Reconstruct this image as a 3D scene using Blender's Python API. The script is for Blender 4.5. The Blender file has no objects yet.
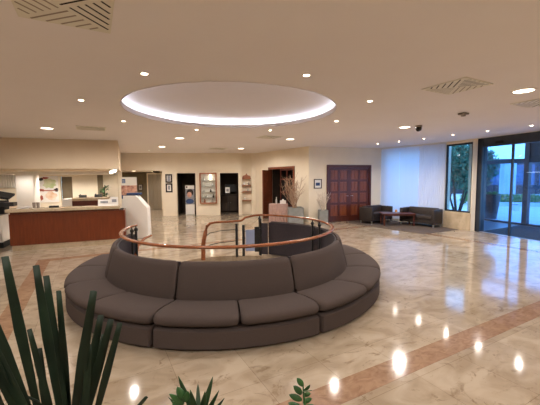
import bpy, bmesh, math, random
from math import sin, cos, pi, radians as R, hypot, atan2
from mathutils import Vector, Matrix
random.seed(7)
C = bpy.context.scene.collection
S = bpy.context.scene

# ---------------------------------------------------------------- camera, world, exposure
cd = bpy.data.cameras.new('camera'); cam = bpy.data.objects.new('camera', cd); C.objects.link(cam)
cd.sensor_width = 36; cd.sensor_fit = 'HORIZONTAL'; cd.lens = 322.46 / 540 * 36
cd.clip_start = 0.05; cd.clip_end = 300
cam.matrix_world = Matrix.Translation((-.01384, .12634, 1.74089)) @ Matrix.Rotation(-.00195, 4, 'Z') @ Matrix.Rotation(pi / 2 - .07546, 4, 'X') @ Matrix.Rotation(-.0071, 4, 'Z')
S.camera = cam
S.view_settings.view_transform = 'Standard'; S.view_settings.look = 'None'
S.view_settings.gamma = 1; S.view_settings.use_curve_mapping = False
S.view_settings.exposure = 0.13
try:
    S.cycles.max_bounces = 9; S.cycles.diffuse_bounces = 5; S.cycles.glossy_bounces = 4
    S.cycles.transmission_bounces = 6; S.cycles.transparent_max_bounces = 16
    S.cycles.sample_clamp_indirect = 6; S.cycles.use_denoising = True
    S.cycles.caustics_reflective = False; S.cycles.caustics_refractive = False
except Exception: pass
W = bpy.data.worlds.new('world'); S.world = W; W.use_nodes = True
nt = W.node_tree; bg = nt.nodes['Background']
tc = nt.nodes.new('ShaderNodeTexCoord'); sp = nt.nodes.new('ShaderNodeSeparateXYZ'); cr = nt.nodes.new('ShaderNodeValToRGB')
nt.links.new(tc.outputs['Generated'], sp.inputs[0]); nt.links.new(sp.outputs['Z'], cr.inputs[0]); nt.links.new(cr.outputs[0], bg.inputs[0])
cr.color_ramp.elements[0].position = 0.0; cr.color_ramp.elements[0].color = (.42, .69, .92, 1)
cr.color_ramp.elements[1].position = 0.5; cr.color_ramp.elements[1].color = (.24, .44, .82, 1)
bg.inputs[1].default_value = 4.8

SPOT_W = 62.0       # each recessed downlight
BIG_W = 120.0        # each round ceiling panel lamp
COVE = 15.0         # strip in the round ceiling recess
WARM = (1.0, .91, .82)
COOL = (.86, .88, 1.0)

# ---------------------------------------------------------------- materials
def mat(name, col, rough=.6, metal=0, emit=None, es=0, spec=.5, coat=0):
    m = bpy.data.materials.new(name); m.use_nodes = True
    b = m.node_tree.nodes['Principled BSDF']
    b.inputs['Base Color'].default_value = (*col, 1); b.inputs['Roughness'].default_value = rough
    b.inputs['Metallic'].default_value = metal; b.inputs['Specular IOR Level'].default_value = spec
    b.inputs['Coat Weight'].default_value = coat
    if emit: b.inputs['Emission Color'].default_value = (*emit, 1); b.inputs['Emission Strength'].default_value = es
    return m
def N(m, t, **kw):
    n = m.node_tree.nodes.new(t)
    for k, v in kw.items(): setattr(n, k, v)
    return n
def LK(m, a, b): m.node_tree.links.new(a, b)
def BS(m): return m.node_tree.nodes['Principled BSDF']
def noisy(m, c1, c2, scale=8, stretch=(1, 1, 1), detail=4, lo=.35, hi=.65, bump=0, coord='Object', rot=(0, 0, 0), distort=0):
    t = N(m, 'ShaderNodeTexCoord'); mp = N(m, 'ShaderNodeMapping'); n = N(m, 'ShaderNodeTexNoise'); r = N(m, 'ShaderNodeValToRGB')
    mp.inputs['Scale'].default_value = stretch; mp.inputs['Rotation'].default_value = rot
    n.inputs['Scale'].default_value = scale; n.inputs['Detail'].default_value = detail; n.inputs['Distortion'].default_value = distort
    LK(m, t.outputs[coord], mp.inputs[0]); LK(m, mp.outputs[0], n.inputs['Vector']); LK(m, n.outputs['Fac'], r.inputs[0])
    r.color_ramp.elements[0].position = lo; r.color_ramp.elements[0].color = (*c1, 1)
    r.color_ramp.elements[1].position = hi; r.color_ramp.elements[1].color = (*c2, 1)
    LK(m, r.outputs[0], BS(m).inputs['Base Color'])
    if bump:
        b = N(m, 'ShaderNodeBump'); b.inputs['Strength'].default_value = bump; b.inputs['Distance'].default_value = .002
        LK(m, n.outputs['Fac'], b.inputs['Height']); LK(m, b.outputs[0], BS(m).inputs['Normal'])
    return m
def wood(name, c1, c2, rough=.35, axis='z', scale=3):
    st = {'z': (9, 9, .8), 'x': (.8, 9, 9), 'y': (9, .8, 9)}[axis]
    return noisy(mat(name, c1, rough), c1, c2, scale, st, 5, .3, .7)
MAR = math.atan2(.478, .878)
def marble(name, base, light, vein, rough, tile=.62, seams=True, grain=2.2):
    m = mat(name, base, rough); b = BS(m)
    t = N(m, 'ShaderNodeTexCoord'); mp = N(m, 'ShaderNodeMapping'); mp.inputs['Rotation'].default_value = (0, 0, -MAR)
    LK(m, t.outputs['Object'], mp.inputs[0])
    n1 = N(m, 'ShaderNodeTexNoise'); n1.inputs['Scale'].default_value = grain; n1.inputs['Detail'].default_value = 9; n1.inputs['Distortion'].default_value = 1.2
    mp2 = N(m, 'ShaderNodeMapping'); mp2.inputs['Scale'].default_value = (1, 1.5, 1); mp2.inputs['Rotation'].default_value = (0, 0, .4)
    LK(m, mp.outputs[0], mp2.inputs[0]); LK(m, mp2.outputs[0], n1.inputs['Vector'])
    r1 = N(m, 'ShaderNodeValToRGB'); r1.color_ramp.elements[0].position = .33; r1.color_ramp.elements[0].color = (*base, 1)
    r1.color_ramp.elements[1].position = .62; r1.color_ramp.elements[1].color = (*light, 1)
    LK(m, n1.outputs['Fac'], r1.inputs[0])
    n2 = N(m, 'ShaderNodeTexNoise'); n2.inputs['Scale'].default_value = 3.4; n2.inputs['Detail'].default_value = 9; n2.inputs['Roughness'].default_value = .68; n2.inputs['Distortion'].default_value = 2.2
    LK(m, mp2.outputs[0], n2.inputs['Vector'])
    r2 = N(m, 'ShaderNodeValToRGB'); e = r2.color_ramp.elements
    e[0].position = .56; e[0].color = (0, 0, 0, 1); e[1].position = .70; e[1].color = (.75, .75, .75, 1)
    LK(m, n2.outputs['Fac'], r2.inputs[0])
    mx = N(m, 'ShaderNodeMixRGB'); mx.inputs[2].default_value = (*vein, 1)
    LK(m, r2.outputs[0], mx.inputs[0]); LK(m, r1.outputs[0], mx.inputs[1])
    out = mx.outputs[0]
    if seams:
        br = N(m, 'ShaderNodeTexBrick'); br.offset = 0; br.inputs['Scale'].default_value = 1
        br.inputs['Brick Width'].default_value = tile; br.inputs['Row Height'].default_value = tile
        br.inputs['Mortar Size'].default_value = .0022; br.inputs['Mortar Smooth'].default_value = .2
        br.inputs['Color1'].default_value = (1, 1, 1, 1); br.inputs['Color2'].default_value = (.86, .85, .83, 1); br.inputs['Mortar'].default_value = (.62, .58, .54, 1)
        LK(m, mp.outputs[0], br.inputs['Vector'])
        ml = N(m, 'ShaderNodeMixRGB', blend_type='MULTIPLY'); ml.inputs[0].default_value = 1
        LK(m, out, ml.inputs[1]); LK(m, br.outputs['Color'], ml.inputs[2]); out = ml.outputs[0]
    LK(m, out, b.inputs['Base Color'])
    n3 = N(m, 'ShaderNodeTexNoise'); n3.inputs['Scale'].default_value = 1.1; LK(m, mp.outputs[0], n3.inputs['Vector'])
    mr = N(m, 'ShaderNodeMapRange'); mr.inputs[3].default_value = rough * .8; mr.inputs[4].default_value = rough * 1.3
    LK(m, n3.outputs['Fac'], mr.inputs[0]); LK(m, mr.outputs[0], b.inputs['Roughness'])
    return m
M = {}
M['floor'] = marble('polished_marble', (.345, .268, .19), (.49, .405, .31), (.17, .11, .06), .085)
M['band'] = marble('rose_marble', (.26, .150, .092), (.35, .222, .142), (.20, .11, .065), .10, seams=False, grain=9)
M['stone'] = marble('travertine', (.47, .37, .25), (.60, .49, .35), (.33, .23, .14), .25, seams=False)
M['ceiling'] = noisy(mat('ceiling_paint', (.89, .86, .86), .9, spec=.2), (.885, .85, .85), (.90, .87, .87), 1.2)
M['wall'] = noisy(mat('cream_paint', (.84, .75, .60), .8), (.82, .73, .585), (.855, .765, .615), 2)
M['beige'] = noisy(mat('beige_paint', (.78, .64, .47), .8), (.765, .625, .455), (.795, .655, .485), 2)
M['white'] = noisy(mat('white_paint', (.80, .77, .72), .6), (.78, .75, .70), (.82, .79, .74), 3)
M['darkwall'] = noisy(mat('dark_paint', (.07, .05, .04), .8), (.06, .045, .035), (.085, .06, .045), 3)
M['olive'] = noisy(mat('olive_paint', (.20, .16, .10), .7), (.18, .145, .09), (.22, .175, .11), 3)
M['sofa'] = noisy(mat('taupe_fabric', (.12, .09, .08), .95, spec=.15), (.072, .055, .051), (.084, .065, .060), 160, bump=.15)
M['shell'] = noisy(mat('charcoal_fabric', (.035, .028, .036), .8), (.032, .026, .034), (.044, .035, .045), 40, bump=.2)
M['lounge'] = noisy(mat('dark_brown_leather', (.045, .032, .028), .5), (.026, .018, .016), (.036, .026, .023), 20)
M['rail'] = wood('polished_red_wood', (.20, .065, .028), (.30, .105, .045), .18, 'x')
M['counter'] = wood('cherry_wood', (.125, .023, .005), (.19, .038, .009), .3, 'z')
M['door'] = wood('mahogany', (.070, .015, .009), (.10, .022, .012), .35, 'z')
M['doorpanel'] = wood('mahogany_panel', (.16, .042, .018), (.22, .062, .026), .35, 'z')
M['shelfwood'] = wood('shelf_wood', (.30, .10, .04), (.38, .14, .06), .4, 'x')
M['black'] = noisy(mat('black_metal', (.012, .012, .014), .4), (.010, .010, .012), (.016, .016, .019), 10)
M['blackm'] = noisy(mat('black_matte', (.015, .014, .014), .8), (.012, .011, .011), (.019, .018, .018), 10)
M['alu'] = noisy(mat('dark_aluminium', (.02, .028, .045), .4), (.017, .024, .038), (.024, .033, .052), 6)
M['steel'] = noisy(mat('brushed_steel', (.42, .38, .33), .35, 1), (.38, .35, .30), (.46, .42, .37), 6, (20, 20, .5))
M['vent'] = noisy(mat('vent_metal', (.80, .78, .68), .6), (.78, .76, .66), (.82, .80, .70), 10)
M['slot'] = noisy(mat('vent_slot', (.01, .008, .007), .9), (.008, .007, .006), (.013, .011, .009), 10)
M['slot_lit'] = noisy(mat('vent_slot_lit', (.32, .27, .21), .6), (.30, .25, .19), (.34, .29, .23), 10)
M['rug'] = noisy(mat('brown_carpet', (.085, .06, .045), .95), (.075, .052, .040), (.10, .072, .055), 60, bump=.3)
M['mat'] = noisy(mat('entrance_matting', (.015, .015, .018), .95), (.012, .012, .015), (.022, .022, .026), 50, bump=.3)
M['cloth'] = noisy(mat('rose_cloth', (.44, .29, .25), .9), (.40, .26, .225), (.48, .32, .28), 20)
M['cube'] = noisy(mat('grey_planter', (.25, .26, .25), .6), (.23, .24, .23), (.28, .29, .28), 6)
M['twig'] = noisy(mat('dry_twig', (.40, .27, .18), .8), (.34, .225, .15), (.46, .32, .22), 12)
M['twigw'] = noisy(mat('whitewashed_twig', (.66, .56, .46), .8), (.60, .50, .41), (.72, .62, .52), 12)
M['leafdark'] = noisy(mat('palm_leaf', (.005, .014, .006), .6, spec=.3), (.0035, .010, .004), (.008, .021, .009), 8, (1, 1, 1))
M['leafmid'] = noisy(mat('glossy_leaf', (.022, .085, .022), .35), (.016, .062, .016), (.034, .12, .03), 9)
M['agave'] = noisy(mat('agave_leaf', (.020, .055, .020), .45), (.014, .040, .014), (.028, .075, .026), 9)
M['soil'] = noisy(mat('potting_soil', (.03, .02, .013), .95), (.022, .015, .01), (.04, .028, .018), 40)
M['hedge'] = noisy(mat('hedge_leaf', (.06, .18, .07), .7), (.09, .22, .06), (.26, .46, .13), 6)
M['tree'] = noisy(mat('tree_leaf', (.02, .09, .065), .7), (.03, .12, .08), (.10, .30, .18), 3)
M['bark'] = noisy(mat('bark', (.05, .04, .035), .9), (.04, .03, .026), (.065, .05, .042), 8)
M['pave'] = noisy(mat('pale_paving', (.50, .54, .58), .6), (.60, .61, .62), (.68, .69, .70), 1.5)
M['tile'] = noisy(mat('grey_tile', (.14, .15, .17), .35), (.12, .13, .15), (.16, .17, .19), 1.5)
M['facade'] = noisy(mat('pale_render', (.60, .66, .72), .7), (.57, .63, .69), (.64, .70, .76), 1)
M['facadedark'] = noisy(mat('slate_cladding', (.03, .045, .08), .6), (.018, .022, .03), (.028, .033, .044), 1)
M['winblue'] = noisy(mat('dusk_window', (.06, .12, .24), .2), (.05, .10, .20), (.08, .15, .28), 1)
M['paper'] = noisy(mat('white_card', (.80, .78, .75), .6), (.79, .77, .74), (.82, .80, .77), 3)
M['lens'] = mat('lamp_lens', (1, .9, .8), .5, emit=(1, .80, .58), es=34)
M['lensbig'] = mat('lamp_panel', (1, .9, .8), .5, emit=(1, .82, .62), es=9)
M['led'] = mat('led_strip', (1, 1, 1), .5, emit=COOL, es=COVE)
M['tube'] = mat('tube_lamp', (1, .9, .8), .5, emit=(1, .84, .64), es=5)
M['trimring'] = noisy(mat('lamp_trim', (.80, .76, .70), .4), (.78, .74, .68), (.82, .78, .72), 5)
M['camdome'] = noisy(mat('smoked_plastic', (.02, .018, .018), .15), (.018, .016, .016), (.025, .022, .022), 5)
M['grey'] = noisy(mat('grey_plastic', (.25, .21, .18), .5), (.23, .19, .165), (.27, .23, .20), 5)
M['orange'] = mat('orange_wax', (.85, .36, .06), .4)
M['cove'] = noisy(mat('cove_paint', (.80, .76, .76), .8), (.79, .75, .75), (.81, .77, .77), 1)
M['silver'] = noisy(mat('pale_metal', (.55, .55, .52), .3, .8), (.5, .5, .47), (.6, .6, .57), 5)
def glass(name, tint, refl=.10, rough=.0):
    m = bpy.data.materials.new(name); m.use_nodes = True; n = m.node_tree.nodes; n.clear()
    o = n.new('ShaderNodeOutputMaterial'); t = n.new('ShaderNodeBsdfTransparent'); g = n.new('ShaderNodeBsdfGlossy'); x = n.new('ShaderNodeMixShader'); f = n.new('ShaderNodeLayerWeight'); pw = n.new('ShaderNodeMath'); pw.operation = 'POWER'; pw.inputs[1].default_value = 5; f.inputs[0].default_value = .5
    t.inputs[0].default_value = (*tint, 1); g.inputs['Roughness'].default_value = rough
    a = n.new('ShaderNodeMath'); a.operation = 'ADD'; a.inputs[1].default_value = refl * .4; a.use_clamp = True
    l = m.node_tree.links; l.new(f.outputs['Facing'], pw.inputs[0]); l.new(pw.outputs[0], a.inputs[0]); l.new(a.outputs[0], x.inputs[0]); l.new(t.outputs[0], x.inputs[1]); l.new(g.outputs[0], x.inputs[2]); l.new(x.outputs[0], o.inputs[0])
    return m
M['glass'] = glass('clear_glass', (.72, .86, .97)); M['glassd'] = glass('door_glass', (.66, .82, .97))
M['glassclear'] = glass('case_glass', (.97, .98, .97), .05)
M['etched'] = mat('frosted_panel', (.30, .36, .55), .25)
def sheer(name, col, tr):
    m = bpy.data.materials.new(name); m.use_nodes = True; n = m.node_tree.nodes; n.clear(); l = m.node_tree.links
    o = n.new('ShaderNodeOutputMaterial'); d = n.new('ShaderNodeBsdfDiffuse'); t = n.new('ShaderNodeBsdfTranslucent'); x = n.new('ShaderNodeMixShader')
    tc = n.new('ShaderNodeTexCoord'); w = n.new('ShaderNodeTexNoise'); w.inputs['Scale'].default_value = 3
    mp = n.new('ShaderNodeMapping'); mp.inputs['Scale'].default_value = (12, 12, .1); r = n.new('ShaderNodeValToRGB')
    r.color_ramp.elements[0].color = (col[0] * .93, col[1] * .93, col[2] * .93, 1); r.color_ramp.elements[1].color = (*col, 1)
    l.new(tc.outputs['Object'], mp.inputs[0]); l.new(mp.outputs[0], w.inputs['Vector']); l.new(w.outputs['Fac'], r.inputs[0])
    l.new(r.outputs[0], d.inputs[0]); l.new(r.outputs[0], t.inputs[0]); x.inputs[0].default_value = tr
    l.new(d.outputs[0], x.inputs[1]); l.new(t.outputs[0], x.inputs[2]); l.new(x.outputs[0], o.inputs[0]); return m
M['sheer'] = sheer('sheer_voile', (.92, .92, .95), .62); M['blind'] = sheer('pleated_blind', (.86, .84, .86), .38)

# ---------------------------------------------------------------- mesh helpers
def bm_(): return bmesh.new()
def T(x=0, y=0, z=0, rz=0): return Matrix.Translation((x, y, z)) @ Matrix.Rotation(rz, 4, 'Z')
def add_box(bm, x0, x1, y0, y1, z0, z1, mx=None, bev=0):
    vs = [bm.verts.new((x, y, z)) for z in (z0, z1) for y in (y0, y1) for x in (x0, x1)]
    fs = [bm.faces.new([vs[i] for i in f]) for f in ((0, 2, 3, 1), (4, 5, 7, 6), (0, 1, 5, 4), (2, 6, 7, 3), (0, 4, 6, 2), (1, 3, 7, 5))]
    if bev:
        es = list({e for f in fs for e in f.edges})
        r = bmesh.ops.bevel(bm, geom=es, offset=bev, segments=2, profile=.6, affect='EDGES')
        vs = list({v for f in r['faces'] for v in f.verts} | {v for v in vs if v.is_valid})
    if mx is not None: bmesh.ops.transform(bm, matrix=mx, verts=[v for v in vs if v.is_valid])
    return bm
def box(*a, **k): return add_box(bm_(), *a, **k)
def add_prism(bm, pts, z0, z1, mx=None):
    a = [bm.verts.new((x, y, z0)) for x, y in pts]; b = [bm.verts.new((x, y, z1)) for x, y in pts]; n = len(pts)
    bm.faces.new(a[::-1]); bm.faces.new(b)
    for i in range(n): bm.faces.new((a[i], a[(i + 1) % n], b[(i + 1) % n], b[i]))
    if mx is not None: bmesh.ops.transform(bm, matrix=mx, verts=a + b)
    return bm
def add_lathe(bm, prof, n=24, mx=None, cap=True):
    rings = []; allv = []
    for r, z in prof:
        rg = [bm.verts.new((r * cos(2 * pi * i / n), r * sin(2 * pi * i / n), z)) for i in range(n)]; rings.append(rg); allv += rg
    for a, b in zip(rings, rings[1:]):
        for i in range(n): bm.faces.new((a[i], a[(i + 1) % n], b[(i + 1) % n], b[i]))
    if cap: bm.faces.new(rings[0][::-1]); bm.faces.new(rings[-1])
    if mx is not None: bmesh.ops.transform(bm, matrix=mx, verts=allv)
    return bm
def add_tube(bm, pts, r, n=8, sq=1.0, cap=True):
    pts = [Vector(p) for p in pts]; rings = []; rs = r if isinstance(r, (list, tuple)) else [r] * len(pts)
    up = Vector((0, 0, 1))
    for i, p in enumerate(pts):
        d = (pts[min(i + 1, len(pts) - 1)] - pts[max(i - 1, 0)]).normalized()
        u = up if abs(d.dot(up)) < .95 else Vector((1, 0, 0))
        s = d.cross(u).normalized(); t = s.cross(d).normalized()
        rings.append([bm.verts.new(p + s * cos(2 * pi * k / n) * rs[i] + t * sin(2 * pi * k / n) * rs[i] * sq) for k in range(n)])
    for a, b in zip(rings, rings[1:]):
        for i in range(n): bm.faces.new((a[i], a[(i + 1) % n], b[(i + 1) % n], b[i]))
    if cap: bm.faces.new(rings[0][::-1]); bm.faces.new(rings[-1])
    return bm
def sweep(prof, a0, a1, n=16, inset=.03, gap=.004, cx=0, cy=0):
    """closed (r, z) profile swept round the centre from a0 to a1 degrees, ends rounded off"""
    bm = bm_(); rc = sum(p[0] for p in prof) / len(prof); zc = sum(p[1] for p in prof) / len(prof)
    g = math.degrees(gap / rc); st = math.degrees(inset / rc)
    an = [(a0 + g, .76), (a0 + g + st * .35, .92), (a0 + g + st, 1)] + [(a0 + g + st + (a1 - a0 - 2 * g - 2 * st) * i / n, 1) for i in range(1, n)] + [(a1 - g - st, 1), (a1 - g - st * .35, .92), (a1 - g, .76)]
    rings = []
    for a, k in an:
        a = R(a); rings.append([bm.verts.new((cx + (rc + (r - rc) * k) * cos(a), cy + (rc + (r - rc) * k) * sin(a), zc + (z - zc) * k)) for r, z in prof])
    m = len(prof)
    for p, q in zip(rings, rings[1:]):
        for i in range(m): bm.faces.new((p[i], q[i], q[(i + 1) % m], p[(i + 1) % m]))
    bm.faces.new(rings[0]); bm.faces.new(rings[-1][::-1])
    return bm
def obj(name, bm, m, parent=None, smooth=False, loc=None, rz=None, label=None):
    bmesh.ops.recalc_face_normals(bm, faces=bm.faces)
    me = bpy.data.meshes.new(name); bm.to_mesh(me); bm.free()
    for k in (m if isinstance(m, (list, tuple)) else [m]): me.materials.append(M[k] if isinstance(k, str) else k)
    if smooth:
        me.polygons.foreach_set('use_smooth', [True] * len(me.polygons))
        try: me.set_sharp_from_angle(angle=R(smooth if smooth is not True else 40))
        except Exception: pass
    o = bpy.data.objects.new(name, me); C.objects.link(o)
    if parent: o.parent = parent
    if loc: o.location = loc
    if rz is not None: o.rotation_euler = (0, 0, rz)
    if label: o['label'] = label
    return o
def tag(o, label, cat, group=None, kind=None):
    o['label'] = label; o['category'] = cat
    if group: o['group'] = group
    if kind: o['kind'] = kind
    return o
def thing(name, label, cat, loc=(0, 0, 0), rz=0, group=None):
    o = bpy.data.objects.new(name, None); C.objects.link(o); o.empty_display_size = .1
    o.location = loc; o.rotation_euler = (0, 0, rz)
    return tag(o, label, cat, group)
def struct(name, bm, m, parent=None, **k):
    o = obj(name, bm, m, parent, **k)
    if not parent: o['kind'] = 'structure'
    return o
def copy_tree(o, parent=None):
    c = o.copy(); C.objects.link(c); c.parent = parent
    for ch in list(o.children): copy_tree(ch, c)
    return c
def again(src, loc, rz=0, label=None):
    c = copy_tree(src); c.location = loc; c.rotation_euler = (0, 0, rz)
    if label: c['label'] = label
    return c
def wallseg(name, p, q, z0, z1, th, m, openings=(), side=1):
    """wall from p to q; side=1 puts its thickness to the left of p->q; openings (s0, s1, za, zb)"""
    L = hypot(q[0] - p[0], q[1] - p[1]); a = atan2(q[1] - p[1], q[0] - p[0]); bm = bm_()
    ya, yb = (0, th) if side > 0 else (-th, 0)
    ss = sorted({0, L} | {s for o in openings for s in o[:2]})
    for s0, s1 in zip(ss, ss[1:]):
        o = [o for o in openings if o[0] <= s0 + 1e-6 and o[1] >= s1 - 1e-6]
        spans = [(z0, z1)]
        if o: spans = [(z0, o[0][2]), (o[0][3], z1)]
        for za, zb in spans:
            if zb - za > 1e-4: add_box(bm, s0, s1, ya, yb, za, zb)
    bmesh.ops.remove_doubles(bm, verts=bm.verts, dist=1e-5)
    return struct(name, bm, m, loc=(p[0], p[1], 0), rz=a)

HC = 2.93
CX, CY = -.689, 5.692         # centre of the stairwell, sofa and round recess
OX, OY, OR = -.66, 6.0, 1.823
U = (.878, .478); V = (.478, -.878)
def uv(u, v): return (u * U[0] + v * V[0], u * U[1] + v * V[1])

# ---------------------------------------------------------------- room shell
def slab_with_hole(cx, cy, r, rect, z0, z1, n=96):
    x0, x1, y0, y1 = rect; bm = bm_(); cor = [atan2(y - cy, x - cx) % (2 * pi) for x in (x0, x1) for y in (y0, y1)]
    an = sorted(set([2 * pi * i / n for i in range(n)] + cor))
    def outer(a):
        c, s = cos(a), sin(a); t = []
        if c > 1e-9: t.append((x1 - cx) / c)
        if c < -1e-9: t.append((x0 - cx) / c)
        if s > 1e-9: t.append((y1 - cy) / s)
        if s < -1e-9: t.append((y0 - cy) / s)
        t = min(t); return (cx + t * c, cy + t * s)
    L = []
    for a in an:
        o = outer(a); i = (cx + r * cos(a), cy + r * sin(a))
        L.append([bm.verts.new((*i, z0)), bm.verts.new((*i, z1)), bm.verts.new((*o, z1)), bm.verts.new((*o, z0))])
    for p, q in zip(L, L[1:] + L[:1]):
        for i in range(4): bm.faces.new((p[i], q[i], q[(i + 1) % 4], p[(i + 1) % 4]))
    return bm
HR = 1.62
struct('floor', slab_with_hole(CX, CY, HR, (-13, 4.4, -3.2, 20.2), -.25, 0), 'floor', smooth=30)
EAST = [(4.4, -3.2), (11.4, -3.2), (7.95, 7.40), (6.84, 10.40), (6.68, 10.52), (6.32, 11.45), (4.95, 13.62), (4.4, 13.62)]
struct('floor_window_side', add_prism(bm_(), EAST, -.25, 0), 'floor')
struct('ceiling_window_side', add_prism(bm_(), EAST, HC, HC + .06), 'ceiling')
struct('ceiling', slab_with_hole(OX, OY, OR, (-13, 4.4, -3.2, 20.2), HC, HC + .06), 'ceiling', smooth=30)
# round recess over the sofa: lip, wider drum, flat top
drum = bm_()
def ringv(bm, r, z, n=96): return [bm.verts.new((OX + r * cos(2 * pi * i / n), OY + r * sin(2 * pi * i / n), z)) for i in range(n)]
rs = [ringv(drum, OR, HC + .06), ringv(drum, OR + .20, HC + .06), ringv(drum, OR + .20, HC + .13), ringv(drum, OR + .12, HC + .185), ringv(drum, OR - .05, HC + .20)]
for a, b in zip(rs, rs[1:]):
    for i in range(96): drum.faces.new((a[i], a[(i + 1) % 96], b[(i + 1) % 96], b[i]))
drum.faces.new(rs[-1])
struct('ceiling_recess', drum, 'cove', smooth=50)
struct('trim_1', add_lathe(bm_(), [(OR, HC - .004), (OR, HC + .075), (OR - .012, HC + .075), (OR - .012, HC - .004)], 96, T(OX, OY), cap=False), 'cove', smooth=30)
tag(obj('cove_light', add_tube(bm_(), [(OX + (OR + .10) * cos(t * pi / 48), OY + (OR + .10) * sin(t * pi / 48), HC + .085) for t in range(97)], .016, 6), 'led'),
    'cool white light strip glowing round the edge of the oval ceiling recess', 'light strip')
# inlaid bands of darker rose marble
def band(name, pts): struct(name, add_prism(bm_(), pts, -.004, .0015), 'band')
band('trim_2', [uv(-1.07, -1.93), uv(-1.07, -8.59), uv(-.84, -8.59), uv(-.84, -1.93)])
band('trim_3', [uv(-.84, -8.38), uv(-.84, -8.59), uv(9.12, -8.59), uv(9.12, -8.38)])
band('trim_4', [uv(8.9, -1.93), uv(8.9, -8.38), uv(9.12, -8.38), uv(9.12, -1.93)])
band('trim_5', [uv(-.84, -1.93), uv(-.84, -2.17), uv(8.9, -2.17), uv(8.9, -1.93)])

# far wall with the two dark openings, display case and shelf niche
D0 = (-5.0, 15.2); D1 = (-.66, 15.66); DL = hypot(D1[0] - D0[0], D1[1] - D0[1]); DA = atan2(D1[1] - D0[1], D1[0] - D0[0])
def sD(x): return (x - D0[0]) / cos(DA)
def onD(x, off=0): s = sD(x); return (D0[0] + s * cos(DA) + off * sin(DA), D0[1] + s * sin(DA) - off * cos(DA))   # off > 0 towards the room
wallseg('wall_far', D0, D1, 0, HC, .25, 'wall', [(sD(-4.35), sD(-3.49), 0, 2.0), (sD(-2.36), sD(-1.49), 0, 2.0), (sD(-1.33), sD(-.86), 0, 2.88)])
bh = box(-2.1, sD(-1.41), -.06, 0, 2.13, HC)
struct('trim_6', bh, 'wall', loc=(D0[0], D0[1], 0), rz=DA)
L0 = (-.09, 14.87); K0 = (1.49, 12.42)
wallseg('wall_far_return', D1, L0, 0, HC, .2, 'wall')
AL = hypot(K0[0] - L0[0], K0[1] - L0[1]); AA = atan2(K0[1] - L0[1], K0[0] - L0[0])
def sA(y): return (y - L0[1]) / sin(AA)
a0, a1 = sA(14.78), sA(13.16)
wallseg('wall_side_door', L0, K0, 0, HC, .2, 'wall', [(a0, a1, 0, 2.22)])
Q0 = (4.55, 13.43); BA = atan2(Q0[1] - K0[1], Q0[0] - K0[0])
def sB(x): return (x - K0[0]) / cos(BA)
b0, b1 = sB(2.21), sB(4.12)
wallseg('wall_double_door', K0, (Q0[0] + .3, Q0[1] + .095), 0, HC, .2, 'wall', [(b0, b1, 0, 2.24)])
# window side
Q1 = (6.08, 11.30); Q2 = (6.44, 10.39); G0 = (6.63, 10.37)
CA = atan2(Q1[1] - Q0[1], Q1[0] - Q0[0]); CL = hypot(Q1[0] - Q0[0], Q1[1] - Q0[1])
wallseg('wall_curtain_side', (Q0[0] + .13, Q0[1] + .09), (Q1[0] + .13, Q1[1] + .09), 0, HC, .2, 'wall', [(.12, CL - .15, .35, 2.80)])
WA = atan2(Q2[1] - Q1[1], Q2[0] - Q1[0]); WL = hypot(Q2[0] - Q1[0], Q2[1] - Q1[1])
wallseg('wall_window', Q1, Q2, 0, HC, .22, 'wall', [(.0, WL, .57, 2.84)])
struct('baseboard_window', box(-.02, WL, -.03, 0, 0, .57), 'stone', loc=(*Q1, 0), rz=WA)
w1 = struct('window_1', box(0, WL, .02, .07, .57, .62), 'black', loc=(*Q1, 0), rz=WA)
fr = bm_()
add_box(fr, 0, WL, .02, .07, 2.78, 2.84); add_box(fr, 0, .05, .02, .07, .57, 2.84); add_box(fr, WL - .06, WL, .02, .07, .57, 2.84)
obj('window_frame', fr, 'black', w1); obj('window_pane', box(.05, WL - .06, .04, .048, .62, 2.78), 'glass', w1)
struct('wall_pilaster', box(0, .115, -.03, .25, 0, HC), 'wall', loc=(*Q2, 0), rz=-.12)
w2 = struct('window_2', box(.12, CL - .15, .30, .35, .35, .42), 'trimring', loc=(*Q0, 0), rz=CA)
fr = bm_(); add_box(fr, .12, CL - .15, .30, .35, 2.74, 2.80)
for s in (.12, .95, 1.70, CL - .21): add_box(fr, s, s + .06, .30, .35, .35, 2.8)
obj('window_frame', fr, 'trimring', w2); obj('window_pane', box(.18, CL - .21, .32, .325, .42, 2.74), 'glass', w2)
# entrance: glazed inner screen, vestibule, glazed outer screen
GA = atan2(-.947, .32); GL = 3.2
def onG(s, off=0): return (G0[0] + s * cos(GA) - off * sin(GA), G0[1] + s * sin(GA) + off * cos(GA))
d1 = struct('door_1', box(-.10, .12, -.04, .16, 0, HC), 'alu', loc=(*G0, 0), rz=GA)
fr = bm_(); add_box(fr, .12, GL, -.02, .16, 2.66, HC); add_box(fr, .98, 1.035, .0, .05, .0, 2.66); add_box(fr, 2.1, 2.16, 0, .05, 0, 2.66); add_box(fr, GL - .08, GL, -.02, .16, 0, HC)
obj('door_frame', fr, 'alu', d1)
obj('door_pane', box(.12, .98, .02, .03, .0, 2.66), 'glassd', d1); obj('door_pane', box(1.035, 2.1, .02, .03, .0, 2.66), 'glassd', d1); obj('door_pane', box(2.16, GL - .08, .02, .03, .0, 2.66), 'glassd', d1)
obj('door_threshold', box(.12, GL, -.03, .03, -.002, .006), 'silver', d1)
obj('door_sensor', box(.55, .75, -.08, -.02, 2.72, 2.80, bev=.01), 'blackm', d1)
ge = onG(GL)
wallseg('wall_right', ge, (11.2, -3.0), 0, HC, .25, 'wall')
wallseg('wall_back', (11.2, -3.0), (-9.5, -3.0), 0, HC, .2, 'wall', side=-1)
wallseg('wall_left', (-9.5, -3.0), (-12.2, 13.1), 0, HC, .2, 'wall', side=1)
OG = (8.49, 13.02)                                  # far jamb of the outer screen
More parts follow.
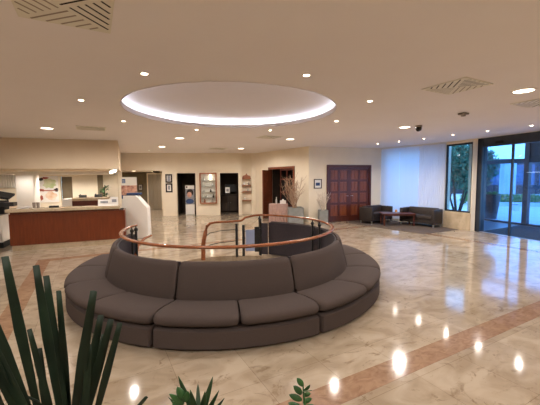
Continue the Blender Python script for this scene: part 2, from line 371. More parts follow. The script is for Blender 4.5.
d2 = struct('door_2', box(-.05, .08, 0, .14, 0, 3.0), 'alu', loc=(*OG, 0), rz=GA)
fr = bm_(); add_box(fr, .08, 5, 0, .10, 2.22, 2.36); add_box(fr, .08, 5, 0, .10, 2.94, 3.04); add_box(fr, 1.56, 1.72, -.02, .14, 0, 3.0); add_box(fr, .08, 5, 0, .08, 0, .07); add_box(fr, 3.4, 3.5, 0, .1, 0, 3)
obj('door_frame', fr, 'alu', d2)
obj('door_pane', box(.08, 1.56, .04, .05, .07, 2.22), 'glass', d2); obj('door_pane', box(1.72, 3.4, .04, .05, .07, 2.22), 'glass', d2); obj('door_pane', box(.08, 1.56, .04, .05, 2.36, 2.94), 'glass', d2)
obj('transom_panel', box(1.72, 5, .03, .07, 2.36, 2.94), 'alu', d2)
struct('floor_vestibule', add_prism(bm_(), [onG(-.05, .04), onG(GL, .04), (10.6, 6.6), (8.38, 13.0)], -.2, .003), 'tile')
struct('ceiling_vestibule', add_prism(bm_(), [onG(-.05, .18), onG(GL, .18), (10.6, 6.6), (8.38, 13.0)], 3.0, 3.1), 'alu')
tag(obj('entrance_mat', add_prism(bm_(), [onG(.14, .12), onG(GL - .2, .12), (9.95, 7.9), (8.86, 11.45)], .003, .012), 'mat'),
    'large black entrance mat lying between the inner and outer glass doors', 'mat')

# reception: dropped volume, rear wall, column
RA = atan2(.313, .95)
struct('ceiling_reception', add_prism(bm_(), [(-11.2, 8.08), (-4.68, 10.2), (-6.75, 14.9), (-12.3, 13.1)], 2.06, HC), 'beige')
P0 = (-9.0, 14.0)
def onR(s, off=0): return (P0[0] + s * cos(RA) + off * sin(RA), P0[1] + s * sin(RA) - off * cos(RA))
def sR(px):      # distance along the rear wall at which it lies on the bearing px
    t = (px - 270) / 327.4; return (t * P0[1] - P0[0]) / (cos(RA) - t * sin(RA))
wallseg('wall_reception', onR(-3.2), onR(2.44), 0, 2.1, .2, 'wall', [(sR(60) + 3.2, sR(72) + 3.2, 0, 1.86)])
struct('ceiling_reception_soffit', box(-3.0, 2.3, -1.5, -.001, 1.95, 2.06), 'white', loc=(*P0, 0), rz=RA)
struct('wall_column', box(-.29, .29, -.3, .3, 0, 2.06, bev=.02), 'white', loc=(-9.36, 12.65, 0), rz=RA)
tag(obj('dark_doorway', box(sR(60), sR(72), .21, .25, 0, 1.9), 'olive', loc=(*P0, 0), rz=RA), 'x', 'x', kind='structure')
bpy.data.objects['dark_doorway'].name = 'wall_behind_doorway'
for k in ('label', 'category'): del bpy.data.objects['wall_behind_doorway'][k]
# corridor with the lift
struct('wall_corridor', box(-10.5, -5.6, 18.6, 18.8, 0, 2.4), 'olive')
wallseg('wall_corridor_right', D0, (-5.75, 18.6), 0, 2.4, .2, 'wall', side=-1)
struct('ceiling_corridor', add_prism(bm_(), [(-7.1, 15.0), (-5.0, 15.22), (-5.75, 18.7), (-10.5, 18.7), (-10.5, 14.6)], 2.13, 2.3), 'wall')
wallseg('wall_corridor_left', onR(2.44), (-9.9, 18.6), 0, 2.4, .15, 'wall')
# dark rooms behind the openings
def onDb(x, off): return onD(x, -off)
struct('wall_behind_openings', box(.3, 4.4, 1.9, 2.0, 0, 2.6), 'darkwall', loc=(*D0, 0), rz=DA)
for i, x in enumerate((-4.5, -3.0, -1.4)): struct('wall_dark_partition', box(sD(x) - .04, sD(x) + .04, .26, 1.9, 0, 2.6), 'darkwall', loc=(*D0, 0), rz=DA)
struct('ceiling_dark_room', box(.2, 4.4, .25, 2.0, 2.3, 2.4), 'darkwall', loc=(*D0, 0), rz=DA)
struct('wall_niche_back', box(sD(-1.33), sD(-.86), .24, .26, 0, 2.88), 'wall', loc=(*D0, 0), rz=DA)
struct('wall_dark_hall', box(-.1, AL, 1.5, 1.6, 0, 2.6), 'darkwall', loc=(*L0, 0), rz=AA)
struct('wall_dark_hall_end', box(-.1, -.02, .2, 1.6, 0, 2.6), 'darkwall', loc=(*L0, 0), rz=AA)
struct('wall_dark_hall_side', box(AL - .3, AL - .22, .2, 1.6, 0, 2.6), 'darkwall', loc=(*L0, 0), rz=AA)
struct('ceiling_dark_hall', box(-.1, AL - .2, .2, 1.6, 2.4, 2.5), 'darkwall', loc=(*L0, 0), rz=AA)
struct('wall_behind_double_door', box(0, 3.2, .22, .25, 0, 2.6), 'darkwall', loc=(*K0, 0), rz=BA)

# stairwell below the floor opening
struct('wall_stairwell', add_lathe(bm_(), [(HR + .02, -2.9), (HR + .02, -.25)], 64, T(CX, CY), cap=False), 'wall', smooth=True)
struct('floor_lower_landing', add_lathe(bm_(), [(HR + .2, -3.0), (HR + .2, -2.9)], 48, T(CX, CY)), 'floor')
st = thing('spiral_staircase', 'marble spiral stair going down inside the round sofa ring', 'staircase', (CX, CY, -2.9))
obj('centre_column', add_lathe(bm_(), [(.14, 0), (.14, 2.75)], 24), 'stone', st, smooth=40)
for k in range(14):
    aa = 150 - k * 24; z = 2.9 - (k + 1) * .19
    pr = [(.15 * cos(R(aa)), .15 * sin(R(aa)))] + [((HR - .01) * cos(R(aa - 24 * j / 4)), (HR - .01) * sin(R(aa - 24 * j / 4))) for j in range(5)] + [(.15 * cos(R(aa - 24)), .15 * sin(R(aa - 24)))]
    obj('stair_tread', add_prism(bm_(), pr[::-1], z - .05, z), 'stone', st)

# ---------------------------------------------------------------- ring sofa round the stairwell
seatp = [(1.90, .25), (2.405, .245), (2.455, .265), (2.478, .30), (2.473, .335), (2.435, .365), (2.30, .378), (2.12, .368), (1.98, .350), (1.90, .345)]
backp = [(1.80, .255), (1.80, .74), (1.81, .762), (1.835, .768), (1.862, .752), (1.885, .70), (1.94, .50), (1.975, .36), (1.975, .34), (1.895, .33), (1.895, .255)]
basep = [(1.80, .02), (2.45, .02), (2.468, .04), (2.465, .212), (2.435, .228), (1.80, .228)]
shellp = [(1.775, .02), (1.797, .02), (1.797, .745), (1.775, .745)]
def sofa_module(label, a):
    t = thing('curved_sofa', label, 'sofa', (CX, CY, 0), R(a), 'taupe curved sofa sections round the stairwell')
    w = 42.8 / 2
    obj('base', sweep(basep, -w, w, 16, .02, .008), 'sofa', t, smooth=35)
    obj('seat_cushion', sweep(seatp, -w, 0, 12, .06, .008), 'sofa', t, smooth=50); obj('seat_cushion', sweep(seatp, 0, w, 12, .06, .008), 'sofa', t, smooth=50)
    obj('backrest', sweep(backp, -w, w, 18, .05, .011), 'sofa', t, smooth=50)
    obj('back_shell', sweep(shellp, -w, w, 18, .005), 'shell', t, smooth=35, label='charcoal outer shell of the backrest')
    for q in (-w * .8, w * .8):
        for r in (1.9, 2.3): obj('foot', add_lathe(bm_(), [(.03, 0), (.03, .021)], 12, T(r * cos(R(q)), r * sin(R(q)))), 'black', t)
    return t
sm = sofa_module('taupe curved sofa section at the front centre of the ring, facing the camera', -81.2)
for d, lab in ((42.8, 'taupe curved sofa section directly right of the front centre one'), (-42.8, 'taupe curved sofa section directly left of the front centre one, behind the palm leaves'),
               (85.6, 'taupe curved sofa section at the right side of the ring, facing the entrance doors'), (-85.6, 'taupe curved sofa section at the left side of the ring, facing the reception counter'),
               (128.4, 'taupe curved sofa section at the far right, its charcoal back showing through the railing')):
    again(sm, (CX, CY, 0), R(-81.2 + d), lab)

# ---------------------------------------------------------------- railing
RR, RZ = 1.735, .915
def rp(a, z=RZ, r=RR): return (r * cos(R(a)), r * sin(R(a)), z)
t = thing('stair_railing', 'polished red wood handrail on black posts circling the stairwell', 'railing', (CX, CY, 0))
arc = [rp(74 - i * 2.6) for i in range(101)]        # 74 -> -186
obj('handrail', add_tube(bm_(), arc, .034, 10, .62), 'rail', t, smooth=60)
def rel(x, y, z): return (x - CX, y - CY, z)
gate = [rp(74), rp(79, .90), rp(86, .85), rel(-.64, 7.28, .80), rel(-.82, 7.24, .785), rel(-1.2, 7.08, .79), rel(-1.30, 7.04, .775), rel(-1.355, 7.0, .72), rel(-1.39, 6.98, .60), rel(-1.42, 6.96, .44), rel(-1.44, 6.95, .30), rel(-1.44, 6.95, .0)]
obj('gate_rail', add_tube(bm_(), gate, [.026] * 6 + [.03, .038, .046, .05, .05, .05], 10, .9), 'rail', t, smooth=60)
obj('lower_rail', add_tube(bm_(), [rel(-2.42, 6.60, .60), rel(-2.46, 6.35, .585), rel(-2.46, 6.05, .50), rel(-2.42, 5.75, .30), rel(-2.40, 5.6, .12)], .028, 10, .8), 'rail', t, smooth=60)
def post(x, y, z1, ball=True, r=.02, z0=0):
    p = obj('post', add_lathe(bm_(), [(r, z0), (r, z1)], 12, T(x, y)), 'black', t, smooth=40)
    return p
for a in (75, 28, 19.5, -181, -186):
    x, y, _ = rp(a, 0, RR)
    f = add_lathe(bm_(), [(.021, .0), (.021, .80), (.012, .81), (.012, .90)], 12, T(x, y)); pp = obj('post', f, 'black', t, smooth=40)
    obj('knob', add_lathe(bm_(), [(.005, .80), (.028, .81), (.036, .835), (.028, .86), (.005, .87)], 12, T(x, y)), 'black', pp, smooth=60)
for (x, y, h, r) in ((-.745, 7.20, .74, .028), (-.60, 7.28, .70, .03), (-.215, 7.33, .84, .022)):
    X, Y, _ = rel(x, y, 0); pp = post(X, Y, h, r=r)
    for z in (.25, .42, .6): obj('knob', add_lathe(bm_(), [(.005, z - .03), (.036, z - .01), (.036, z + .01), (.005, z + .03)], 10, T(X, Y)), 'black', pp, smooth=60)
for z in (.34, .60): obj('wire', add_tube(bm_(), [rel(-1.38, 6.98, z - .09), rel(-1.30, 7.02, z - .03), rel(-1.1, 7.1, z), rel(-.75, 7.2, z + .02)], .008, 6), 'blackm', t)
for z in (.30, .46, .62): obj('wire', add_tube(bm_(), [rel(-.60, 7.27, z - .07), rel(-.22, 7.33, z)], .007, 6), 'blackm', t)
obj('end_panel', sweep([(1.70, .03), (1.715, .03), (1.715, .735), (1.70, .735)], 68, 74.2, 6, .005), 'shell', t, label='dark upholstered end panel')
obj('guard_panel', box(.0, .20, -.008, .008, .12, .60, T(*rel(-.55, 7.22, 0), .1)), 'etched', t, label='pale blue translucent guard panel')
obj('guard_panel', box(.0, .10, -.012, .012, .10, .66, T(*rel(-.35, 7.25, 0), .1)), 'blackm', t, label='black guard panel')

# ---------------------------------------------------------------- ceiling fittings
def spot_light(parent, w, col, size, z=-.03, ang=150, blend=.9):
    l = bpy.data.lights.new('lamp_glow', 'SPOT'); l.energy = w; l.color = col; l.spot_size = R(ang); l.spot_blend = blend; l.shadow_soft_size = size
    o = bpy.data.objects.new('lamp_glow', l); C.objects.link(o); o.parent = parent; o.location = (0, 0, z); return o
def downlight(label, loc):
    t = thing('downlight', label, 'ceiling light', loc, 0, 'small recessed ceiling spotlights')
    obj('trim_ring', add_lathe(bm_(), [(.036, -.001), (.036, -.006), (.052, -.006), (.056, -.001)], 20, cap=False), 'trimring', t, smooth=40)
    obj('lens', add_lathe(bm_(), [(.036, -.0005), (.034, -.003)], 20), 'lens', t)
    spot_light(t, SPOT_W, WARM, .03); return t
def panel_lamp(label, loc):
    t = thing('panel_light', label, 'ceiling light', loc, 0, 'round recessed ceiling panel lamps')
    obj('trim_ring', add_lathe(bm_(), [(.12, -.001), (.12, -.012), (.145, -.010), (.15, -.001)], 28, cap=False), 'trimring', t, smooth=40)
    obj('lens', add_lathe(bm_(), [(.12, -.001), (.117, -.005)], 28), 'lensbig', t)
    spot_light(t, BIG_W, WARM, .06, -.04, 176, .4); return t
dl = [((-1.415, 3.874), 'small ceiling spotlight nearest the camera, left of the photo centre, before the oval recess'), ((0.427, 3.965), 'small ceiling spotlight in front of the oval recess, on its right near side'),
      ((-2.83, 5.075), 'small ceiling spotlight left of the oval recess'), ((1.568, 5.26), 'small ceiling spotlight right of the oval recess, on its near side'),
      ((-2.993, 6.853), 'small ceiling spotlight off the far left end of the oval recess'), ((-1.772, 8.1), 'small ceiling spotlight behind the oval recess, left of its middle'),
      ((0.02, 8.264), 'small ceiling spotlight behind the oval recess, right of its middle'), ((1.412, 7.021), 'small ceiling spotlight off the far right end of the oval recess'),
      ((3.832, 11.667), 'small ceiling spotlight at the far end of the row by the curtains'), ((4.318, 10.979), 'second ceiling spotlight from the double door in the window row'),
      ((4.802, 10.268), 'third ceiling spotlight from the double door in the window row'), ((5.211, 9.384), 'ceiling spotlight in front of the dark framed window'),
      ((5.707, 8.667), 'ceiling spotlight by the glass entrance door post'), ((6.157, 7.801), 'ceiling spotlight nearest the right edge of the photo, by the glass doors'),
      ((-5.05, 13.85), 'ceiling spotlight close to the far wall above the lift corridor'),
      ((3.4, 1.4), 'unseen fill spotlight over the front right of the lobby, beyond the near band'), ((-.8, .3), 'unseen fill spotlight nearly overhead of the camera, slightly behind and left'), ((-3.6, 1.6), 'unseen fill spotlight over the front left of the lobby, above the palm side'), ((.9, 1.2), 'unseen fill spotlight on the ceiling just in front of the camera'), ((6.6, 5.2), 'unseen fill spotlight over the floor before the glass doors, out of view on the right')]  # these five spots are out of view, kept for the light they give
src = None
for p, lab in dl:
    lab = lab or 'small unseen fill spotlight over the part of the lobby behind the camera'
    if src is None: src = downlight(lab, (*p, HC))
    else: again(src, (*p, HC), 0, lab)
pl = [((-2.624, 9.682), 'round ceiling lamp behind the oval recess, left of its middle, above the far floor'), ((0.637, 10.109), 'round ceiling lamp behind the oval recess, towards the double door'),
      ((-5.13, 7.685), 'round ceiling lamp at far left, in front of the reception bulkhead'), ((3.216, 7.898), 'round ceiling lamp beside the black dome camera'),
      ((3.527, 4.698), 'large round ceiling lamp near the right edge of the photo'), ((-3.968, 12.168), 'round ceiling lamp in front of the wall with two dark openings, left one'),
      ((-1.129, 13.105), 'round ceiling lamp in front of the shelf niche'), ((-5.6, 2.8), 'unseen round ceiling lamp added to brighten the lobby on the left'),
      ((-2.6, -.2), 'unseen round ceiling lamp added for light behind the camera on the left'), ((1.6, -.6), 'unseen round ceiling lamp added for light behind the camera on the right'), ((5.2, .8), 'unseen round ceiling lamp added to brighten the lobby on the right')]  # last four round lamps are unseen, added to brighten the near ceiling
src = None
for p, lab in pl:
    if src is None: src = panel_lamp(lab, (*p, HC))
    else: again(src, (*p, HC), 0, lab)
src = None      # lamps in the reception soffit
rl = [((-9.95, 12.75), 1.949, 'spotlight added under the reception bulkhead at the far left to light the ribbed panel'), ((-7.55, 11.4), 2.06, 'spotlight under the reception bulkhead, above the painting, front row'), ((-6.4, 11.6), 2.06, 'spotlight under the reception bulkhead, front row right of the middle'),  # the far left spot is added to brighten the ribbed panel
      ((-9.05, 11.9), 2.06, 'spotlight under the reception bulkhead before the white column'), ((-8.95, 13.1), 1.95, 'back row reception spotlight directly above the painting'),
      ((-8.35, 13.2), 1.95, 'back row reception spotlight above the dark doorway'), ((-7.75, 13.4), 1.95, 'back row reception spotlight above the plain wall'), ((-7.15, 13.6), 1.95, 'back row reception spotlight at the right end')]
for p, z, lab in rl:
    if src is None:
        src = thing('reception_spotlight', lab, 'ceiling light', (*p, z), 0, 'spotlights in the reception soffit')
        obj('trim_ring', add_lathe(bm_(), [(.06, -.001), (.06, -.008), (.08, -.006), (.085, -.001)], 20, cap=False), 'trimring', src, smooth=40)
        obj('lens', add_lathe(bm_(), [(.06, -.001), (.058, -.004)], 20), 'lensbig', src)
        spot_light(src, 42, WARM, .05, -.03, 165)
    else: again(src, (*p, z), 0, lab)
tb = thing('tube_light', 'long bright tube lamp on the low ceiling at the right end of the reception', 'ceiling light', (-5.28, 11.03, 2.04), -1.074)
obj('housing', box(-1.5, 1.5, -.09, .09, -.02, .01), 'trimring', tb); obj('tube', add_tube(bm_(), [(-1.45, 0, -.05), (1.45, 0, -.05)], .045, 8), 'tube', tb)
ct = thing('corridor_spotlight', 'small spotlight on the corridor ceiling above the poster stand', 'ceiling light', (-6.6, 15.9, 2.129), 0)
obj('lens', add_lathe(bm_(), [(.07, -.001), (.065, -.004)], 20), 'lensbig', ct); spot_light(ct, 60, WARM, .05)
ct = again(ct, (-6.2, 17.4, 2.129), 0, 'small spotlight on the corridor ceiling in front of the lift')
dm = thing('dome_lamp', 'black round dome fitting on the ceiling above the lift', 'ceiling lamp', (-5.75, 16.6, 2.13))
obj('dome', add_lathe(bm_(), [(.17, 0), (.17, -.03), (.13, -.07), (.05, -.09), (.01, -.092)], 24), 'blackm', dm, smooth=60)
cmr = thing('dome_camera', 'black security dome camera hanging from the ceiling beside a round lamp', 'security camera', (3.452, 7.688, HC))
obj('mount', add_lathe(bm_(), [(.075, 0), (.075, -.03), (.055, -.05)], 24), 'grey', cmr, smooth=40)
obj('dome', add_lathe(bm_(), [(.068, -.04), (.068, -.08), (.055, -.115), (.03, -.135), (.005, -.14)], 24), 'camdome', cmr, smooth=60)
sdt = thing('smoke_detector', 'small grey square detector on the ceiling right of the dome camera', 'smoke detector', (3.628, 6.259, HC), .5)
obj('housing', box(-.07, .07, -.07, .07, -.035, 0, bev=.012), 'grey', sdt); obj('sensor', add_lathe(bm_(), [(.045, -.034), (.04, -.06), (.005, -.065)], 16), 'grey', sdt, smooth=50)
# swirl diffusers
def diffuser(label, loc, rz, s=.30):
    t = thing('air_diffuser', label, 'air vent', loc, rz, 'square swirl air vents')
    b = add_box(bm_(), -s, s, -s, s, -.012, 0, bev=.004); obj('plate', b, 'vent', t)
    for k in range(4):
        bm = bm_(); m4 = Matrix.Rotation(k * pi / 2, 4, 'Z')
        for j in range(5):                   # slots parallel to one diagonal, ending on the plate's edge
            o = .035 + j * .047; x0 = o + .012 ; x1 = s - .02
            # quadrant right of centre: |y| < x; slot along (1, 1) shifted outward
            a = (o / 1 , -o + .0); e0 = (o, -o + .012); ln = x1 - o
            if ln < .04: continue
            p = Vector((o, -o + .014, 0)); q = Vector((x1, -o + .014 + ln, 0)); 
            d = (q - p).normalized(); n_ = Vector((-d.y, d.x, 0)) * .0075
            vs = [bm.verts.new((v.x, v.y, zz)) for zz in (-.0128, -.0110) for v in (p - n_, q - n_, q + n_, p + n_)]
            for f in ((0, 1, 2, 3), (7, 6, 5, 4), (0, 4, 5, 1), (1, 5, 6, 2), (2, 6, 7, 3), (3, 7, 4, 0)): bm.faces.new([vs[i] for i in f])
        bmesh.ops.transform(bm, matrix=m4, verts=bm.verts)
        obj('slot_group', bm, 'slot' if k in (0, 3) else 'slot_lit', t)  # two slot groups coloured tan for the light caught on their blades
    return t
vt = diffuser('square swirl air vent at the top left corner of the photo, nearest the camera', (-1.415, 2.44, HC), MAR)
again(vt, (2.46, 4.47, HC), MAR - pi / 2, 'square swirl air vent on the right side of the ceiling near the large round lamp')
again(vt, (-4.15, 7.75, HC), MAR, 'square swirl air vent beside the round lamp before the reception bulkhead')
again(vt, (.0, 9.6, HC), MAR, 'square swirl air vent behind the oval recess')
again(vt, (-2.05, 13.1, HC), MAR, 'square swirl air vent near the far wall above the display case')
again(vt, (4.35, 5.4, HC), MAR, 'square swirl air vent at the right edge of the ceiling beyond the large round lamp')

# ---------------------------------------------------------------- doors
def panel_leaf(bm_frame, bm_panel, x0, x1, z0, z1, cols, rows, th=.045, bottom=.22, stile=.085):
    """stiles and rails in one mesh, raised panels in the other; the face looks to -y"""
    cw = (x1 - x0 - stile) / cols; rh = (z1 - z0 - stile - bottom) / rows
    add_box(bm_frame, x0, x1, 0, th, z0, z0 + bottom)
    for r in range(rows + 1):
        z = z0 + bottom + r * rh
        if r: add_box(bm_frame, x0, x1, 0, th, z, z + stile)
    for c in range(cols + 1): add_box(bm_frame, x0 + c * cw, x0 + c * cw + stile, -.001, th + .001, z0, z1)
    for r in range(rows):
        for c in range(cols):
            a, b = x0 + c * cw + stile, x0 + (c + 1) * cw; p, q = z0 + bottom + r * rh + (stile if r else 0), z0 + bottom + (r + 1) * rh
            add_box(bm_panel, a, b, .018, .030, p, q)
            m = (a + b) / 2
            for u0, u1 in ((a + .03, m - .01), (m + .01, b - .03)): add_box(bm_panel, u0, u1, .006, .02, p + .03, q - .03, bev=.005)
dd = struct('door_3', box(0, .09, -.04, .12, 0, 2.24), 'door', loc=(K0[0] + b0 * cos(BA), K0[1] + b0 * sin(BA), 0), rz=BA)
dw = b1 - b0
fb = bm_(); add_box(fb, dw - .09, dw, -.04, .12, 0, 2.24); add_box(fb, .09, dw - .09, -.04, .12, 2.12, 2.24); obj('door_frame', fb, 'door', dd)
for x0, x1 in ((.095, dw / 2 - .004), (dw / 2 + .004, dw - .095)):
    f, p = bm_(), bm_(); panel_leaf(f, p, x0, x1, .01, 2.115, 2, 4)
    lf = obj('door_leaf', f, 'door', dd); obj('door_panel', p, 'doorpanel', lf)
    hx = dw / 2 + (-.06 if x0 < .5 else .06)
    obj('door_handle', add_tube(bm_(), [(hx, 0, 1.02), (hx, -.05, 1.02), (hx + (-.1 if x0 < .5 else .1), -.05, 1.02)], .01, 8), 'silver', lf)
de = struct('door_4', box(0, .08, -.04, .14, 0, 2.22), 'doorpanel', loc=(L0[0] + a0 * cos(AA), L0[1] + a0 * sin(AA), 0), rz=AA)
ew = a1 - a0
fb = bm_(); add_box(fb, ew - .08, ew, -.04, .14, 0, 2.22); add_box(fb, .08, ew - .08, -.04, .14, 2.13, 2.22); obj('door_frame', fb, 'doorpanel', de)
# half glazed fixed leaf on the right
f, p = bm_(), bm_()
gx0, gx1 = ew * .45, ew - .085
for x in (gx0, (gx0 + gx1) / 2 - .02, gx1 - .06): add_box(f, x, x + .06, .02, .06, .01, 2.12)
for z in (.01, .55, 1.1, 1.65, 2.06): add_box(f, gx0, gx1, .021, .059, z, z + .07)
lf = obj('door_leaf', f, 'door', de); obj('door_pane', box(gx0 + .01, gx1 - .01, .035, .042, .05, 2.1), 'glass', lf)
f, p = bm_(), bm_(); panel_leaf(f, p, 0, .74, .01, 2.08, 2, 4, bottom=.18, stile=.07)
ol = obj('door_leaf', f, 'doorpanel', de); obj('door_panel', p, 'doorpanel', ol)
# open leaf, hinged at the left jamb and swung into the lobby
hinge = Vector((.12, 14.42, 0)); free = Vector((-.27, 13.80, 0))
mw = Matrix.Translation(free) @ Matrix.Rotation(atan2(hinge.y - free.y, hinge.x - free.x), 4, 'Z')
ol.matrix_parent_inverse = Matrix.Identity(4)
pm = Matrix.Translation(de.location) @ Matrix.Rotation(AA, 4, 'Z'); ol.matrix_basis = pm.inverted() @ mw

# lift
lf = thing('lift', 'closed lift with brushed steel doors at the end of the corridor', 'lift', (-6.91, 18.59, 0))
fb = bm_(); add_box(fb, -.07, 0, -.06, 0, 0, 2.08); add_box(fb, .74, .81, -.06, 0, 0, 2.08); add_box(fb, 0, .74, -.06, 0, 2.0, 2.08); obj('door_frame', fb, 'wall', lf)
obj('door', box(0, .25, -.03, -.005, .01, 2.0), 'steel', lf); obj('door', box(.26, .48, -.022, -.003, .01, 2.0), 'steel', lf); obj('door', box(.49, .74, -.03, -.005, .01, 2.0), 'steel', lf)
# ---------------------------------------------------------------- pictures, signs
def picture(label, p, rz, w, h, frame, paint, name='picture_frame', cat='picture', fw=.025, group=None):
    """p = lower left corner on the wall, facing -y"""
    t = thing(name, label, cat, p, rz, group)
    f = bm_(); add_box(f, 0, w, -.03, -.004, 0, fw); add_box(f, 0, w, -.03, -.004, h - fw, h); add_box(f, 0, fw, -.03, -.004, fw, h - fw); add_box(f, w - fw, w, -.03, -.004, fw, h - fw)
    obj('frame', f, frame, t); obj('sheet', box(fw, w - fw, -.016, -.004, fw, h - fw), 'paper', t)
    for (x0, x1, z0, z1, m, nm) in paint: obj(nm, box(x0 * w, x1 * w, -.019, -.0155, z0 * h, z1 * h), m, t)
    return t
def dmat(n, c): return mat(n, c, .6)
skin = noisy(mat('print_skin', (.55, .25, .16), .6), (.30, .12, .09), (.70, .42, .32), 9); navy = noisy(mat('print_navy', (.02, .05, .16), .6), (.015, .04, .13), (.03, .07, .2), 4)
blueprint = noisy(mat('print_blue', (.05, .13, .34), .6), (.04, .11, .30), (.06, .16, .4), 4); hair = noisy(mat('print_hair', (.02, .014, .014), .6), (.015, .01, .01), (.03, .02, .02), 4)
greyprint = noisy(mat('print_grey', (.25, .26, .30), .6), (.2, .21, .24), (.32, .33, .37), 14)
x, y = onD(-4.85, .005)
picture('upper of two small dark framed pictures left of the dark opening', (x, y, 1.56), DA, .31, .40, 'hair' if 0 else hair, [(.3, .7, .2, .85, greyprint, 'print')], fw=.065, group='dark framed pictures on the far wall')
picture('lower of two small dark framed pictures left of the dark opening', (x, y, 1.11), DA, .31, .42, hair, [(.36, .64, .3, .75, greyprint, 'print')], fw=.065, group='dark framed pictures on the far wall')
x, y = K0[0] + sB(1.69) * cos(BA), K0[1] + sB(1.69) * sin(BA)
picture('small dark framed picture on the cream wall left of the double door', (x, y - .002, 1.33), BA, .33, .36, hair, [(.24, .76, .3, .62, navy, 'print')], fw=.03)
picture('small pale notice on the dark corridor wall between the poster stand and the lift', (-7.49, 18.59, 1.10), 0, .24, .34, hair, [(.25, .75, .3, .7, greyprint, 'print')], name='notice_frame', cat='notice')
# painting behind reception
s0, s1 = sR(39), sR(58); pw = s1 - s0; x, y = onR(s0, .004)
pt = thing('abstract_painting', 'tall abstract painting with green, white and red patches behind the counter', 'painting', (x, y, .78), RA)
obj('canvas', box(0, pw, -.03, 0, 0, 1.12), 'paper', pt)
gr = noisy(mat('paint_green', (.40, .48, .22), .7), (.30, .42, .14), (.66, .66, .46), 3); orr = noisy(mat('paint_orange', (.75, .52, .35), .7), (.62, .36, .2), (.8, .7, .6), 3); rd = noisy(mat('paint_red', (.35, .07, .05), .7), (.25, .04, .03), (.45, .12, .08), 4)
def blob(cx, cz, rx, rz, m, seed):
    random.seed(seed); pts = []
    for i in range(18):
        k = random.uniform(.75, 1.15); a = 2 * pi * i / 18; pts.append((max(.01, min(pw - .01, cx + rx * k * cos(a))), max(.01, min(1.11, cz + rz * k * sin(a)))))
    bm = bm_(); a = [bm.verts.new((p[0], -.034 - seed * .0004, p[1])) for p in pts]; b = [bm.verts.new((p[0], -.029, p[1])) for p in pts]
    bm.faces.new(a); bm.faces.new(b[::-1])
    for i in range(18): bm.faces.new((a[i], b[i], b[(i + 1) % 18], a[(i + 1) % 18]))
    obj('paint_patch', bm, m, pt)
blob(pw * .55, .80, pw * .36, .22, gr, 1); blob(pw * .6, .28, pw * .3, .2, orr, 2); blob(pw * .12, .98, .09, .07, hair, 3); blob(pw * .12, .52, .12, .06, rd, 4); blob(pw * .9, .52, .09, .08, hair, 5); blob(pw * .5, .50, .3, .025, rd, 6); blob(pw * .1, .2, .06, .12, rd, 7); blob(pw * .35, 1.03, .13, .05, rd, 8)
# poster stands
def stand(label, p, rz, w, h, paint):
    t = thing('poster_stand', label, 'poster stand', p, rz, None)
    obj('foot', box(0, w, -.10, .10, 0, .04, bev=.01), 'silver', t); obj('sheet', box(0, w, -.008, .0, .04, h), 'paper', t)
    obj('pole', add_tube(bm_(), [(w / 2, .03, .03), (w / 2, .015, h)], .01, 6), 'silver', t)
    for (x0, x1, z0, z1, m, nm) in paint: obj(nm, box(x0 * w, x1 * w, -.011, -.007, z0 * h, z1 * h), m, t)
    return t
def ell(t, cx, cz, rx, rz, m, nm, y=-.012, n=18):
    bm = bm_(); a = [bm.verts.new((cx + rx * cos(2 * pi * i / n), y - .003, cz + rz * sin(2 * pi * i / n))) for i in range(n)]; b = [bm.verts.new((v.co.x, y + .003, v.co.z)) for v in a]
    bm.faces.new(a); bm.faces.new(b[::-1])
    for i in range(n): bm.faces.new((a[i], b[i], b[(i + 1) % n], a[(i + 1) % n]))
    return obj(nm, bm, m, t)
sk2 = noisy(mat('print_face', (.60, .30, .22), .6), (.52, .25, .18), (.66, .38, .28), 5)
ps = stand('tall poster stand with blue emblem and a family photo, behind the white kiosk', (-5.22, 11.5, 0), .05, .54, 1.81, [(0, 1, .645, .84, skin, 'photo'), (0, 1, .58, .66, navy, 'photo_foot'), (.06, .27, .885, .965, blueprint, 'emblem')])
for cx, cz in ((.14, 1.33), (.28, 1.40), (.41, 1.32)): ell(ps, cx, cz, .055, .08, sk2, 'printed_face')
for i in range(3): obj('emblem_stripe', box(.045, .125, -.014, -.0105, 1.625 + i * .035, 1.635 + i * .035), 'paper', ps)
x, y = -4.03, 15.55
ps = stand('poster stand with a photo of a dark haired face inside the dark opening', (x, y, 0), DA, .42, 1.42, [(0, 1, .36, .88, greyprint, 'photo'), (.08, .25, .92, .97, hair, 'emblem')])
ell(ps, .22, 1.08, .16, .17, hair, 'printed_hair'); ell(ps, .19, .98, .11, .13, sk2, 'printed_face', -.016); ell(ps, .2, .66, .19, .12, navy, 'printed_clothing', -.014)
ntc = picture('small white framed notice in the dark opening beside the shelf niche', (-2.16, 15.9, 1.03), DA, .21, .28, 'paper', [(.2, .8, .25, .75, greyprint, 'print')], name='notice_frame', cat='notice', fw=.03)
obj('stand_pole', add_tube(bm_(), [(.1, .0, -1.03), (.1, 0, .02)], .012, 6), 'black', ntc); obj('stand_foot', add_lathe(bm_(), [(.13, -1.03), (.12, -1.015)], 20, T(.1, 0)), 'black', ntc)
x, y = onD(-2.35, -1.2)
cb = thing('sideboard', 'dark sideboard standing in the dark opening beside the shelf niche', 'cabinet', (x, y, 0), DA)
obj('body', box(0, .8, 0, .4, .04, .9, bev=.01), 'blackm', cb); obj('top', box(-.02, .82, -.02, .42, .9, .93), 'darkwall', cb)
for i in range(2): d_ = obj('door', box(.02 + i * .39, .39 + i * .39, -.015, 0, .08, .86), 'darkwall', cb); obj('knob', add_lathe(bm_(), [(.012, 0), (.012, .02)], 8, Matrix.Translation((.34 + i * .12, -.02, .5)) @ Matrix.Rotation(pi / 2, 4, 'X')), 'silver', d_)
tv = thing('monitor', 'black screen standing on the dark sideboard in the opening', 'monitor', (x + .45, y + .15, .93), DA)
